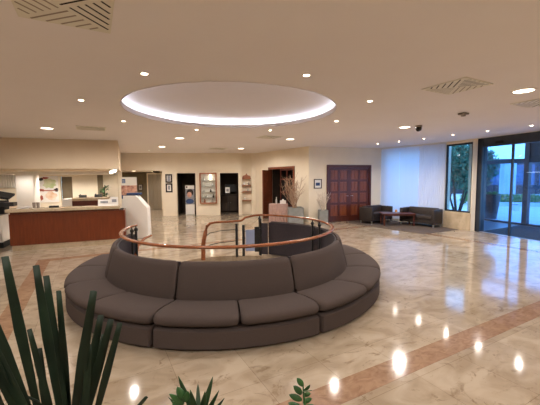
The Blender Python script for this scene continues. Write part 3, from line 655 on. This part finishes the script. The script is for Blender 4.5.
obj('screen', box(-.28, .28, -.02, .02, .12, .5, bev=.008), 'black', tv); obj('stand', add_lathe(bm_(), [(.09, 0), (.09, .01), (.02, .02), (.02, .13)], 16), 'black', tv)
# display case
cx0, cz0 = -3.29, .56; x, y = onD(cx0); cw, ch = .79, 1.44
dc = thing('display_case', 'wood framed glass display case on the far wall between the dark openings', 'display case', (x, y, cz0), DA)
f = bm_(); add_box(f, 0, cw, -.16, .0, 0, .05); add_box(f, 0, cw, -.16, 0, ch - .05, ch); add_box(f, 0, .05, -.16, 0, .05, ch - .05); add_box(f, cw - .05, cw, -.16, 0, .05, ch - .05)
obj('frame', f, 'shelfwood', dc); obj('back_panel', box(.05, cw - .05, -.012, -.002, .05, ch - .05), 'white', dc); obj('pane', box(.05, cw - .05, -.15, -.146, .05, ch - .05), 'glassclear', dc)
for i in range(4): obj('shelf', box(.05, cw - .05, -.14, -.012, .27 + i * .27, .278 + i * .27), 'silver', dc)
ll = obj('case_lamp', box(.46, .54, -.10, -.03, ch - .32, ch - .09, bev=.01), 'tube', dc)
random.seed(3)
def small(name, label, cat, parentloc, prof, m, grp=None, rz=0):
    t = obj(name, add_lathe(bm_(), prof, 14), m, smooth=50, loc=parentloc); return tag(t, label, cat, grp)
items = [(.14, .278, 'white'), (.32, .278, 'silver'), (.62, .278, 'hair'), (.2, .548, 'silver'), (.5, .548, 'hair'), (.16, .818, 'white'), (.6, .818, 'silver'), (.2, 1.088, 'silver'), (.58, .058, 'silver'), (.22, .058, 'shelfwood')]
for i, (dx, dz, m) in enumerate(items):
    w_ = hair if m == 'hair' else m; h = random.uniform(.10, .2); r = random.uniform(.03, .05)
    px, py = x + dx * cos(DA) + .07 * sin(DA), y + dx * sin(DA) - .07 * cos(DA)
    shelf = {.058: 'lowest level', .278: 'first shelf', .548: 'second shelf', .818: 'third shelf', 1.088: 'top shelf'}[dz]
    col = {'white': 'white', 'silver': 'pale metal', 'hair': 'black', 'shelfwood': 'brown'}[m]
    sd = {(.14, .278): 'at the left end', (.32, .278): 'near the middle'}.get((dx, dz), '')
    small('ornament', f'small {col} ornament {sd} on the {shelf} of the display case'.replace('  ', ' '), 'ornament', (px, py, cz0 + dz), [(r, 0), (r * 1.1, h * .4), (r * .5, h * .75), (r * .6, h)], w_, 'ornaments in the display case')
# niche shelves
sh = thing('niche_shelf', 'narrow red wood wall shelf unit in the cream niche', 'shelf', (*onD(-1.33, -.24), 0), DA)
nw = sD(-.86) - sD(-1.33)
for i, z in enumerate((.66, 1.08, 1.38, 1.70)): obj('shelf_board', box(.015, nw - .015, -.22, -.002, z, z + .03), 'shelfwood', sh)
cr_ = bm_(); add_prism(cr_, [(.03, 1.73), (nw - .03, 1.73), (nw - .06, 1.86), (nw / 2 + .05, 1.90), (nw / 2, 1.99), (nw / 2 - .05, 1.90), (.06, 1.86)], .0, .02, Matrix.Rotation(pi / 2, 4, 'X')); obj('crest', cr_, 'shelfwood', sh)
for (dx, z, col, lab) in ((.14, .69, 'paper', 'white vase on the lowest shelf of the niche'), (.30, 1.11, 'silver', 'pale metal jar on the second shelf of the niche'), (.12, 1.41, 'paper', 'white jar on the third shelf of the niche'), (.34, 1.41, 'grey', 'grey jar on the third shelf of the niche')):
    px, py = onD(-1.33, -.24); px += dx * cos(DA) + .1 * sin(DA); py += dx * sin(DA) - .1 * cos(DA)
    small('shelf_jar', lab, 'jar', (px, py, z), [(.03, 0), (.045, .05), (.03, .11), (.02, .13)], col, 'jars in the wall niche')

# ---------------------------------------------------------------- reception counter
c0 = Vector((-6.30, 7.86, 0)); c1 = Vector((-3.92, 8.80, 0)); cl = (c1 - c0).length; ca = atan2(c1.y - c0.y, c1.x - c0.x)
rc = thing('reception_counter', 'long cherry wood reception counter with a pale stone top', 'counter', c0, ca)
obj('plinth', box(.03, cl - .12, .03, .62, 0, .14), 'stone', rc, label='pale stone plinth')
obj('front_panel', box(0, cl, 0, .04, .14, .91), 'counter', rc); obj('side_panel', box(0, .04, .04, .65, .14, .91), 'counter', rc); obj('side_panel', box(cl - .04, cl, .04, .65, .14, .91), 'counter', rc)
obj('inner_body', box(.05, cl - .05, .05, .62, .14, .92), 'blackm', rc)
obj('worktop', box(-.05, cl - .10, -.06, .34, .955, 1.035, bev=.012), 'stone', rc, label='pale stone worktop')
obj('shadow_gap', box(.02, cl - .13, .03, .32, .91, .956), 'counter', rc)
def onC(s, d, z=1.035): return (c0.x + s * cos(ca) - d * sin(ca), c0.y + s * sin(ca) + d * cos(ca), z)
def sC(px):
    t_ = (px - 270) / 327.4; q = onC(0, .12); return (t_ * q[1] - q[0]) / (cos(ca) - t_ * sin(ca))
for px, w_, h_, lab in ((104, .30, .17, 'wide white brochure holder on the counter top'), (114, .19, .23, 'tall white card stand near the right end of the counter')):
    t = thing('card_stand', lab, 'card stand', onC(sC(px), .12), ca, 'white stands on the reception counter')
    pr = add_prism(bm_(), [(-.05, 0), (.03, 0), (.04, h_), (.03, h_)], -w_ / 2, w_ / 2, Matrix(((0, 0, 1, 0), (1, 0, 0, 0), (0, 1, 0, 0), (0, 0, 0, 1))))
    obj('card', pr, 'paper', t)
    obj('print', box(-w_ * .3, w_ * .3, -.004, .0, h_ * .35, h_ * .7, Matrix.Rotation(-.30 if w_ < .2 else -.38, 4, 'X') @ Matrix.Translation((0, -.047, 0))), greyprint, t)
for px, lab in ((33.5, 'left one of two dark cups on the counter'), (37.5, 'right one of two dark cups on the counter')):
    small('cup', lab, 'cup', onC(sC(px), .15), [(.03, 0), (.038, .14)], 'grey', 'dark cups on the reception counter')
sc = thing('card_reader', 'small black payment terminal lying near the middle of the counter', 'card reader', onC(sC(55), .1), ca + .3)
obj('body', box(-.13, .08, -.05, .05, 0, .05, bev=.01), 'blackm', sc); obj('screen', box(-.1, .0, -.035, .035, .0495, .055), 'grey', sc)
# equipment at the left end
cbn = thing('side_cabinet', 'white cabinet with a black base at the left end of the counter', 'cabinet', (-7.25, 8.18, 0), ca)
obj('base', box(-.5, .42, -.02, .55, 0, .14), 'blackm', cbn); obj('body', box(-.5, .40, 0, .55, .14, .84, bev=.01), 'white', cbn); obj('door', box(-.45, .36, -.015, 0, .2, .78), 'white', cbn); obj('top', box(-.52, .43, -.03, .57, .84, .87), 'grey', cbn)
mc = thing('office_machine', 'black machine with a tilted lid standing on the white cabinet at far left', 'machine', (-7.12, 8.40, .87), ca)
obj('body', box(-.5, .28, -.18, .22, 0, .34, bev=.02), 'blackm', mc); obj('lid', box(-.5, .42, -.22, .2, 0, .06, Matrix.Translation((0, 0, .50)) @ Matrix.Rotation(.22, 4, 'Y') @ Matrix.Rotation(.25, 4, 'X'), bev=.01), 'blackm', mc); obj('tray', box(.1, .52, -.28, .0, .20, .30, bev=.01), 'black', mc)
obj('support', box(-.35, .1, .02, .16, .3, .5), 'blackm', mc)
# desk phone cluster: pale crumpled papers right of the machine
pp = thing('paper_stack', 'pale loose papers beside the black machine at the left end of the counter', 'paper', onC(.28, .12), ca + .4)
for i in range(4): obj('sheet', box(-.14, .1, -.08, .08, 0, .006, Matrix.Translation((.02 * i, .01 * i, .003 + .012 * i)) @ Matrix.Rotation(.25 * i, 4, 'Z')), 'paper', pp)
# rear desk
rd0 = (-6.98, 11.5, 0); rdk = thing('back_desk', 'dark wood desk with pale top standing behind the reception counter', 'desk', rd0, RA)
obj('front_panel', box(0, 1.1, 0, .04, 0, .98), 'door', rdk); obj('side_panel', box(-.3, 0, 0, .6, 0, 1.06), 'white', rdk, label='white side block'); obj('desktop', box(0, 1.15, -.04, .6, 1.04, 1.09, bev=.008), 'stone', rdk); obj('shadow_rail', box(0, 1.1, .02, .56, .98, 1.04), 'stone', rdk)
for s, z, lab in ((.3, .09, 'left dark telephone on the back desk'), (.8, .1, 'right dark telephone on the back desk')):
    q = thing('telephone', lab, 'telephone', (rd0[0] + s * cos(RA) - .2 * sin(RA), rd0[1] + s * sin(RA) + .2 * cos(RA), 1.09), RA, 'telephones on the back desk')
    obj('body', add_prism(bm_(), [(-.09, 0), (.09, 0), (.09, z), (-.09, .03)], -.11, .11, Matrix(((0, 0, 1, 0), (1, 0, 0, 0), (0, 1, 0, 0), (0, 0, 0, 1)))), 'blackm', q); obj('handset', add_tube(bm_(), [(-.10, .09, z), (-.08, .03, z + .02), (-.08, -.05, z), (-.10, -.09, z - .02)], .018, 8), 'blackm', q)
# ribbed lit wall panel at far left
rb = thing('ribbed_panel', 'white ribbed wall panel lit from above at the far left behind the counter', 'wall panel', (*onR(sR(-1), .03), 1.42), RA)
nrib = 7; wr = sR(19) - sR(-1)
obj('panel', box(0, wr, -.01, .0, 0, .55), 'white', rb)
for i in range(nrib): obj('rib', add_lathe(bm_(), [(.035, .02), (.045, .3), (.03, .53)], 10, T(.08 + i * (wr - .16) / (nrib - 1), -.045)), 'white', rb, smooth=50)
# green plant in the reception corner + olive door
od = struct('door_5', box(sR(97.5), sR(103), -.035, -.001, 0, 1.93), 'olive', loc=(*P0, 0), rz=RA)
obj('door_handle', box(sR(98.3), sR(98.8), -.06, -.035, 1.0, 1.1), 'silver', od)
def leafblade(bm, base, d, L, w, droop=.1, seg=6, side=None, cup=.0, strap=False):
    """tapered blade from base along d, drooping; side = its width direction"""
    d = Vector(d).normalized(); s = Vector(side) if side else d.cross(Vector((0, 0, 1)))
    s = (s - d * s.dot(d)).normalized(); n = s.cross(d).normalized(); pr = None; base = Vector(base)
    for i in range(seg + 1):
        t = i / seg; wd = w * (sin(pi * (t * .93 + .07)) ** .7) * .5 if i < seg else 0
        if strap: wd = w * .5 * (.45 + .75 * t if t < .6 else .9 - .35 * (t - .6) / .4)
        c = base + d * L * t + Vector((0, 0, -droop * L * t * t))
        cur = [bm.verts.new(c - s * wd + n * cup * wd), bm.verts.new(c), bm.verts.new(c + s * wd + n * cup * wd)] if wd else [bm.verts.new(c)]
        if pr:
            if len(cur) == 3:
                bm.faces.new((pr[0], pr[1], cur[1], cur[0])); bm.faces.new((pr[1], pr[2], cur[2], cur[1]))
            else: bm.faces.new((pr[0], pr[1], cur[0])); bm.faces.new((pr[1], pr[2], cur[0]))
        pr = cur
bp = thing('potted_plant', 'leafy green plant in a dark pot in the corner behind the reception desk', 'plant', (*onR(sR(106), .45), 0))
obj('pot', add_lathe(bm_(), [(.15, 0), (.2, .4), (.18, .4), (.17, .36)], 20), 'cube', bp, smooth=40); lv = bm_()
random.seed(5)
for i in range(70):
    a = random.uniform(0, 2 * pi); leafblade(lv, (0.05 * cos(a), .05 * sin(a), random.uniform(.4, 1.4)), (cos(a), sin(a), random.uniform(.2, 1.6)), random.uniform(.2, .42), .07, .4)
obj('foliage', lv, 'leafmid', bp); obj('stem', add_tube(bm_(), [(0, 0, .36), (.01, 0, 1.5)], .015, 6), 'bark', bp)
# white kiosk at the right end of the counter
kk = thing('information_kiosk', 'white slanted kiosk at the right end of the reception counter', 'kiosk', (-3.84, 9.75, 0), ca * .4)
prof = [(-.42, 0), (.22, 0), (.20, .90), (-.10, 1.26), (-.46, 1.26), (-.42, .30)]
kb = add_prism(bm_(), prof, -.22, .22, Matrix(((1, 0, 0, 0), (0, 0, -1, 0), (0, 1, 0, 0), (0, 0, 0, 1)))); bmesh.ops.bevel(kb, geom=list(kb.edges), offset=.015, segments=2, affect='EDGES')
obj('body', kb, 'white', kk, smooth=30); obj('screen', box(-.42, -.12, -.18, .18, 1.26, 1.275), 'blackm', kk); obj('blue_display', box(-.40, -.02, -.05, .22, 1.275, 1.33, bev=.008), navy, kk)

# ---------------------------------------------------------------- table, vases, branches before the side door
tt = thing('clothed_table', 'small table under a rose coloured cloth before the open side door', 'table', (.30, 12.75, 0), -.08)
obj('tabletop', box(-.30, .40, -.25, .25, .70, .72), 'shelfwood', tt)
for x in (-.27, .37):
    for y in (-.22, .22): obj('leg', box(x - .02, x + .02, y - .02, y + .02, 0, .70), 'shelfwood', tt)
cm = bm_(); NB = 120; per = []
for i in range(NB):
    t_ = i / NB * 4; k = int(t_); u = t_ - k
    c4 = [(-.31, -.26), (.41, -.26), (.41, .26), (-.31, .26), (-.31, -.26)]
    per.append((c4[k][0] + (c4[k + 1][0] - c4[k][0]) * u, c4[k][1] + (c4[k + 1][1] - c4[k][1]) * u))
rows = []
for z, amp in ((.735, 0), (.725, .004), (.5, .014), (.25, .022), (.02, .03)):
    rows.append([cm.verts.new((px + (px - .05) * amp * 2.2 * sin(i * 1.25), py + py * amp * 4 * sin(i * 1.25), z)) for i, (px, py) in enumerate(per)])
for a, b in zip(rows, rows[1:]):
    for i in range(NB): cm.faces.new((a[i], a[(i + 1) % NB], b[(i + 1) % NB], b[i]))
cm.faces.new(rows[0])
tag(obj('tablecloth', cm, 'cloth', loc=(.30, 12.75, 0), rz=-.08, smooth=50), 'rose coloured cloth draped over the small table', 'tablecloth')
bt = thing('bottle', 'clear bottle standing on the rose coloured cloth', 'bottle', (.26, 12.75, .735)); obj('body', add_lathe(bm_(), [(.035, 0), (.038, .14), (.015, .2), (.014, .24)], 16), 'silver', bt, smooth=50); obj('cap', add_lathe(bm_(), [(.017, .24), (.017, .265)], 12), 'paper', bt)
bx = thing('tissue_box', 'white box standing on the rose coloured cloth', 'box', (.52, 12.72, .735), .1); obj('body', box(-.11, .11, -.07, .07, 0, .13, bev=.008), 'paper', bx); obj('tissue', add_lathe(bm_(), [(.02, .13), (.04, .16), (.01, .19)], 8), 'paper', bx)
def cube_planter(label, p, w, h, name='planter'):
    t = thing(name, label, 'planter', p, .05); b = bm_()
    add_box(b, -w, w, -w, -w + .02, 0, h); add_box(b, -w, w, w - .02, w, 0, h); add_box(b, -w, -w + .02, -w, w, 0, h); add_box(b, w - .02, w, -w, w, 0, h); add_box(b, -w, w, -w, w, 0, .03)
    obj('body', b, 'cube', t); obj('soil', box(-w + .02, w - .02, -w + .02, w - .02, h - .1, h - .06), 'soil', t); return t
cube_planter('large grey cube planter holding brown branches beside the clothed table', (.97, 12.45, 0), .29, .62)
cube_planter('tall slim grey planter holding whitened twigs on the cream wall side', (2.02, 12.3, 0), .165, .52)
def branches(name, label, p, h, spread, n, m, seed, r0=.012):
    random.seed(seed); t = thing(name, label, 'branches', p, 0)
    for i in range(n):
        a = random.uniform(0, 2 * pi); q = Vector((random.uniform(-.08, .08), random.uniform(-.08, .08), 0)); d = Vector((cos(a) * spread, sin(a) * spread * .6, 1)).normalized()
        bm = bm_(); pts = [q.copy()]; L = h * random.uniform(.65, 1.05); k = 7
        for j in range(k):
            d = (d + Vector((random.uniform(-.28, .28), random.uniform(-.2, .2), random.uniform(-.05, .25)))).normalized(); pts.append(pts[-1] + d * L / k)
        add_tube(bm, pts, [r0 * (1 - .75 * j / k) for j in range(k + 1)], 5)
        for j in range(2, k):
            for _ in range(2):
                e = Vector((random.uniform(-1, 1), random.uniform(-.6, .6), random.uniform(.3, 1.2))).normalized(); l2 = L * random.uniform(.12, .3)
                add_tube(bm, [pts[j], pts[j] + e * l2 * .5, pts[j] + e * l2 + Vector((0, 0, l2 * .15))], [r0 * .5, r0 * .4, r0 * .2], 4)
        obj('branch', bm, m, t)
    return t
branches('dried_branches', 'spray of bare brown branches rising from the large grey cube planter', (.97, 12.45, .56), 1.28, .62, 14, 'twig', 11, .014)
branches('dried_branches', 'spray of whitened twigs in the slim grey planter near the double door', (2.02, 12.3, .46), .78, .5, 13, 'twigw', 12, .010)

# ---------------------------------------------------------------- lounge corner
tag(obj('area_rug', add_prism(bm_(), [(3.0, 12.35), (4.7, 9.85), (6.2, 10.65), (5.95, 11.3), (4.5, 13.35), (3.0, 12.88)], 0, .012), 'rug'), 'brown carpet under the dark sofas and coffee table', 'rug')
def lounge(label, p, rz, L, D=.72):
    """origin at front left corner; seat faces -y"""
    t = thing('lounge_sofa', label, 'sofa', (*p, .012), rz, 'dark lounge sofas in the window corner')
    obj('arm', box(0, .11, 0, D, .10, .61, bev=.03), 'lounge', t, smooth=40); obj('arm', box(L - .11, L, 0, D, .10, .61, bev=.03), 'lounge', t, smooth=40)
    obj('backrest', box(.112, L - .112, D - .18, D, .10, .64, bev=.05), 'lounge', t, smooth=40); obj('base', box(.112, L - .112, .02, D - .19, .12, .26, bev=.01), 'lounge', t)
    h = (L - .224) / 2
    for i in range(2): obj('seat_cushion', box(.113 + i * h, .111 + (i + 1) * h, -.01, D - .185, .262, .40, bev=.03), 'lounge', t, smooth=40)
    for x in (.05, L - .05):
        for y in (.05, D - .05): obj('leg', box(x - .02, x + .02, y - .02, y + .02, 0, .10), 'silver', t)
    return t
lounge('dark brown two seat sofa against the wall beside the double door', (3.76, 11.90), R(35), 1.27, .60)
lounge('dark brown two seat sofa in front of the curtains and window', (4.80, 12.0), CA + .0, 1.30, .58)
ct = thing('coffee_table', 'low red wood coffee table on the carpet between the two dark sofas', 'coffee table', (4.62, 11.75, .012), -.1)
obj('tabletop', box(-.56, .56, -.28, .28, .40, .44, bev=.008), 'door', ct); obj('apron', box(-.50, .50, -.23, .23, .35, .40), 'door', ct)
for x in (-.51, .51):
    for y in (-.24, .24): obj('leg', box(x - .025, x + .025, y - .025, y + .025, 0, .40), 'door', ct)
cn = thing('candle_holder', 'small orange candle in a holder on the coffee table', 'candle', (4.60, 11.80, .452)); obj('holder', add_lathe(bm_(), [(.045, 0), (.05, .03), (.035, .03)], 16), 'silver', cn); obj('candle', add_lathe(bm_(), [(.035, .03), (.035, .11)], 16), 'orange', cn, smooth=40)
# curtains
def curtain(label, s0, s1, m, amp, name='curtain', folds=18, grp=None):
    n = 160; bm = bm_(); a = []; b = []
    for i in range(n + 1):
        s = s0 + (s1 - s0) * i / n; y = amp * sin(i / n * folds * 2 * pi)
        a.append(bm.verts.new((s, y, .10))); b.append(bm.verts.new((s, y, 2.87)))
    for i in range(n): bm.faces.new((a[i], a[i + 1], b[i + 1], b[i]))
    t = thing(name, label, 'curtain', (Q0[0] - .0, Q0[1] - .0, 0), CA, grp)
    obj('fabric', bm, m, t, smooth=70)
    obj('curtain_track', box(s0, s1, -.03, .03, 2.875, 2.925), 'trimring', t)
    return t
curtain('sheer white curtain at the left end, next to the double door', .04, .868, 'sheer', .006, grp='pale curtains by the lounge corner')
curtain('sheer white middle curtain glowing with daylight', .870, 1.648, 'sheer', .006, grp='pale curtains by the lounge corner')
curtain('pale pleated blind at the right end, next to the dark framed window', 1.65, CL - .02, 'blind', .016, grp='pale curtains by the lounge corner', folds=14)

# ---------------------------------------------------------------- outdoors
struct('ground', box(4.0, 60, 5, 80, -.32, -.26), 'pave')
struct('ground_terrace', add_prism(bm_(), [(8.60, 13.2), (10.8, 6.6), (40, 6.6), (40, 60), (5.2, 60), (5.2, 14.0), (6.35, 11.5), (6.85, 10.7)], -.25, -.01), 'pave')
pot = thing('planter_pot', 'tall dark round planter pot standing outside the glass doors', 'planter', (9.26, 13.55, -.01))
obj('pot', add_lathe(bm_(), [(.21, 0), (.27, .5), (.33, 1.02), (.30, 1.02), (.28, .9)], 28), 'black', pot, smooth=40); lv = bm_(); random.seed(8)
for i in range(160):
    a = random.uniform(0, 2 * pi); r = random.uniform(0, .28); leafblade(lv, (r * cos(a), r * sin(a), random.uniform(.92, 1.08)), (cos(a), sin(a), random.uniform(.2, 1.5)), random.uniform(.08, .18), .05, .3, 4)
obj('foliage', lv, 'hedge', pot)
def leafmass(bm, c, rad, n, size, seed):
    random.seed(seed)
    for i in range(n):
        v = Vector((random.gauss(0, 1), random.gauss(0, 1), random.gauss(0, 1))).normalized() * random.uniform(.55, 1.0); p = Vector((c[0] + v.x * rad[0], c[1] + v.y * rad[1], c[2] + v.z * rad[2]))
        d = Vector((random.uniform(-1, 1), random.uniform(-1, 1), random.uniform(-1, 1))).normalized(); s = d.cross(Vector((random.uniform(-1, 1), random.uniform(-1, 1), random.uniform(-1, 1)))).normalized(); z = size * random.uniform(.6, 1.3)
        bm.faces.new([bm.verts.new(p - d * z), bm.verts.new(p + s * z * .4), bm.verts.new(p + d * z), bm.verts.new(p - s * z * .4)])
def tree(label, p, h, rad, n, seed, size=.09, trunks=5):
    t = thing('garden_tree', label, 'tree', p, 0); bm = bm_(); random.seed(seed)
    for k in range(trunks):
        a = 2 * pi * k / trunks + random.uniform(-.3, .3); e = Vector((cos(a) * rad * .6, sin(a) * rad * .6, h * .75))
        add_tube(bm, [(.08 * cos(a), .08 * sin(a), 0), (e.x * .35, e.y * .35, h * .22), (e.x * .6, e.y * .6, h * .48), tuple(e)], [.05, .04, .03, .01], 6)
    obj('trunk', bm, 'bark', t); bm = bm_()
    for k in range(9):
        a = random.uniform(0, 2 * pi); q = random.uniform(0, .6)
        leafmass(bm, (cos(a) * rad * q, sin(a) * rad * q, h * random.uniform(.42, .9)), (rad * .6, rad * .6, h * .22), n // 9, size, seed * 10 + k)
    obj('crown', bm, 'tree', t); return t
tree('dense green tree with several slim trunks outside the dark framed window', (8.75, 15.1, -.01), 3.5, 1.45, 9000, 21, .10)
tree('darker tree standing behind the planter pot outside the doors', (13.2, 21.6, -.01), 3.0, .5, 2200, 22, .12)
tree('distant tree standing behind the slim trunked tree outside', (13.3, 24.0, -.01), 4.2, 1.5, 3800, 23, .16)
lw = thing('garden_wall', 'low pale wall round the planting bed outside', 'wall', (12.0, 19.6, -.01), -.32); obj('wall', box(0, 9, 0, .25, 0, .18), 'facade', lw); obj('coping', box(-.02, 9.02, -.03, .28, .18, .22), 'facade', lw)
hb = bm_(); random.seed(4)
for i in range(26): leafmass(hb, (12.5 + i * .34, 20.6 - i * .112, .36), (.36, .3, .34), 260, .09, 300 + i)
tag(obj('hedge', hb, 'hedge'), 'bright green clipped hedge behind the low pale wall outside', 'hedge')
bd = thing('office_building', 'low dark building with blue windows across the forecourt', 'building', (17.5, 34, -.01), -.25)
obj('wall', box(0, 24, 0, 6, 0, 3.5), 'facadedark', bd)
for i in range(11): w_ = obj('window', box(.8 + i * 2.1, 2.5 + i * 2.1, -.06, .0, .9, 2.9), 'winblue', bd); obj('mullion', box(1.6 + i * 2.1, 1.68 + i * 2.1, -.09, -.061, .9, 2.9), 'facadedark', w_)
pb = thing('gatehouse', 'narrow pale rendered block standing outside beyond the doors', 'building', (15.9, 22.0, -.01), -.4)
obj('wall', box(0, .68, 0, 1.2, 0, 2.75), 'facade', pb); obj('roof_slab', box(-.08, .76, -.08, 1.28, 2.75, 2.85), 'facade', pb)
for i in range(2):
    t = thing('bollard_light', ('left' if i == 0 else 'right') + ' pale bollard on the forecourt beyond the planter pot', 'bollard', (12.1 + i * .5, 17.6 - i * 1.0, -.01), 0, 'pale bollards on the forecourt')
    obj('post', box(-.14, .14, -.14, .14, 0, .3, bev=.01), 'facade', t); obj('cap', box(-.16, .16, -.16, .16, .33, .37), 'facade', t); obj('neck', box(-.1, .1, -.1, .1, .3, .33), 'black', t)

# ---------------------------------------------------------------- plants in front of the camera
def planter(label, p, w, d, h):
    t = thing('trough_planter', label, 'planter', p, 0); b = bm_()
    add_box(b, -w, w, -d, -d + .025, 0, h); add_box(b, -w, w, d - .025, d, 0, h); add_box(b, -w, -w + .025, -d + .025, d - .025, 0, h); add_box(b, w - .025, w, -d + .025, d - .025, 0, h); add_box(b, -w + .025, w - .025, -d + .025, d - .025, 0, .03)
    obj('body', b, 'cube', t); obj('soil', box(-w + .025, w - .025, -d + .025, d - .025, h - .1, h - .05), 'soil', t); return t
planter('long low planter below the bottom edge of the photo', (-.30, 1.18, 0), .95, .17, .70)
pm_ = thing('potted_palm', 'dark green palm with upright strap leaves at the bottom left', 'plant', (-.78, 1.18, .65))
o0 = Vector((-.78, 1.18, .65))
fro = [  # base, tip, width
    ((-0.682, 1.020, 1.010), (-0.738, 1.000, 1.527), .030), ((-0.637, 1.050, 0.952), (-0.692, 1.050, 1.488), .028), ((-0.658, 1.100, 0.909), (-0.714, 1.120, 1.436), .028), ((-0.664, 1.120, 0.892), (-0.665, 1.100, 1.395), .022),
    ((-0.591, 1.000, 0.995), (-0.474, 0.950, 1.447), .026), ((-0.606, 1.050, 0.952), (-0.512, 1.050, 1.339), .026), ((-0.563, 1.000, 0.995), (-0.458, 1.000, 1.349), .024), ((-0.541, 1.000, 0.979), (-0.424, 0.980, 1.347), .020),
    ((-0.648, 0.950, 1.081), (-0.757, 0.950, 1.428), .034), ((-0.623, 0.900, 1.148), (-0.735, 0.900, 1.397), .034), ((-0.722, 1.100, 0.910), (-0.772, 1.150, 1.186), .024), ((-0.507, 1.000, 0.963), (-0.348, 0.950, 1.158), .014), ((-0.649, 0.900, 1.135), (-0.710, 0.900, 1.333), .026), ((-0.676, 1.080, 0.927), (-0.778, 1.120, 1.265), .022), ((-0.601, 1.060, 0.943), (-0.533, 1.100, 1.256), .022), ((-0.697, 1.120, 0.893), (-0.723, 1.150, 1.290), .018), ((-0.527, 0.960, 1.014), (-0.511, 0.980, 1.288), .018), ((-0.662, 0.880, 1.151), (-0.700, 0.860, 1.317), .028)]
for b_, t_, w_ in fro:
    B = Vector(b_); E_ = Vector(t_); d = E_ - B; bm = bm_(); leafblade(bm, B - o0, d, d.length * 1.01, w_ * 1.12, .0, 10, side=(1, .15, 0), cup=.5, strap=True)
    o = obj('leaf', bm, 'leafdark', pm_, smooth=70); md = o.modifiers.new('thickness', 'SOLIDIFY'); md.thickness = .0012
sb = bm_()
for b_, t_, w_ in fro: B = Vector(b_) - o0; add_tube(sb, [(random.uniform(-.02, .02), random.uniform(-.02, .02), 0), (B.x * .45, B.y * .45, B.z * .6), B], [.008, .006, .004], 6)
obj('stem', sb, 'leafdark', pm_)
fr1 = bm_(); add_tube(fr1, [Vector((-0.753, 0.900, 1.263)) - o0, Vector((-0.719, 0.930, 1.208)) - o0, Vector((-0.656, 0.970, 1.135)) - o0, Vector((-0.618, 1.000, 1.041)) - o0, (0.02, 0, .1)], [.002, .003, .0035, .004, .006], 6)
for k in range(5):
    q = Vector((-.735 + k * .022, .94, 1.215 - k * .017)) - o0; leafblade(fr1, q, (-.5, -.2, -.62), .07, .012, .1, 5)
obj('leaf_stalk', fr1, 'leafdark', pm_)
ag = thing('spiky_succulent', 'spiky green rosette plant at the bottom edge between the palm and the leafy stem', 'plant', (-.305, 1.22, .65))
o1 = Vector((-.305, 1.22, .65)); cen = Vector((-0.272, 1.220, 0.860)) - o1
obj('stem', add_tube(bm_(), [(0, 0, 0), tuple(cen)], .016, 8), 'agave', ag)
for tip, w_ in (((-0.336, 1.200, 1.068), .026), ((-0.222, 1.240, 1.038), .026), ((-0.291, 1.300, 0.969), .02), ((-0.194, 1.200, 1.012), .022), ((-0.173, 1.180, 0.997), .024), ((-0.373, 1.200, 0.988), .02), ((-0.226, 1.120, 1.067), .03), ((-0.269, 1.100, 1.087), .028), ((-0.150, 1.200, 0.938), .022), ((-0.368, 1.150, 0.977), .022), ((-0.185, 1.050, 1.076), .026)):
    E_ = Vector(tip) - o1; d = E_ - cen; bm = bm_(); leafblade(bm, cen, d, d.length, w_ * .8, .04, 8, side=(1, .2, .2) if abs(d.x) < d.z else (0, 1, .5), cup=.7)
    o = obj('leaf', bm, 'agave', ag, smooth=70); md = o.modifiers.new('thickness', 'SOLIDIFY'); md.thickness = .0015
def zz(label, p, top, leaves, seed):
    o1 = Vector(p); t = thing('leafy_stem_plant', label, 'plant', p, 0); E_ = top - o1
    pts = [Vector((0, 0, 0)), E_ * .5 + Vector((.015, 0, 0)), E_ * .8, E_]; obj('stem', add_tube(bm_(), pts, [.007, .006, .005, .002], 8), 'leafmid', t)
    for (a, b, w_) in leaves:
        A = Vector(a) - o1; B = Vector(b) - o1; bm = bm_(); leafblade(bm, A, B - A, (B - A).length, w_, .05, 7, side=(0.3, .4, 1) if abs((B - A).x) > abs((B - A).z) else (1, .3, 0), cup=.35)
        o = obj('leaf', bm, 'leafmid', t, smooth=70); md = o.modifiers.new('thickness', 'SOLIDIFY'); md.thickness = .0012
    return t
zz('glossy green leafy stem at the bottom edge, right of the spiky plant', (.13, 1.25, .65), Vector((0.104, 1.250, 0.991)), [
    ((0.104, 1.250, 0.983), (0.082, 1.250, 1.016), .020), ((0.106, 1.250, 0.964), (0.130, 1.250, 0.990), .016), ((0.106, 1.250, 0.964), (0.130, 1.200, 1.005), .014), ((0.104, 1.250, 0.945), (0.133, 1.250, 0.956), .016), ((0.100, 1.250, 0.952), (0.069, 1.250, 0.987), .022),
    ((0.100, 1.250, 0.929), (0.053, 1.250, 0.953), .022), ((0.104, 1.250, 0.918), (0.137, 1.250, 0.937), .018), ((0.097, 1.250, 0.898), (0.049, 1.250, 0.922), .022), ((0.104, 1.250, 0.890), (0.145, 1.250, 0.913), .018)], 1)
zz('small oval leaved stem growing left of the spiky plant', (-.38, 1.16, .65), Vector((-0.306, 1.160, 1.005)), [
    ((-0.306, 1.160, 0.998), (-0.328, 1.160, 1.049), .026), ((-0.307, 1.160, 0.984), (-0.356, 1.160, 1.023), .018), ((-0.303, 1.160, 0.991), (-0.292, 1.160, 1.033), .022), ((-0.307, 1.160, 0.962), (-0.347, 1.160, 0.995), .022)], 2)
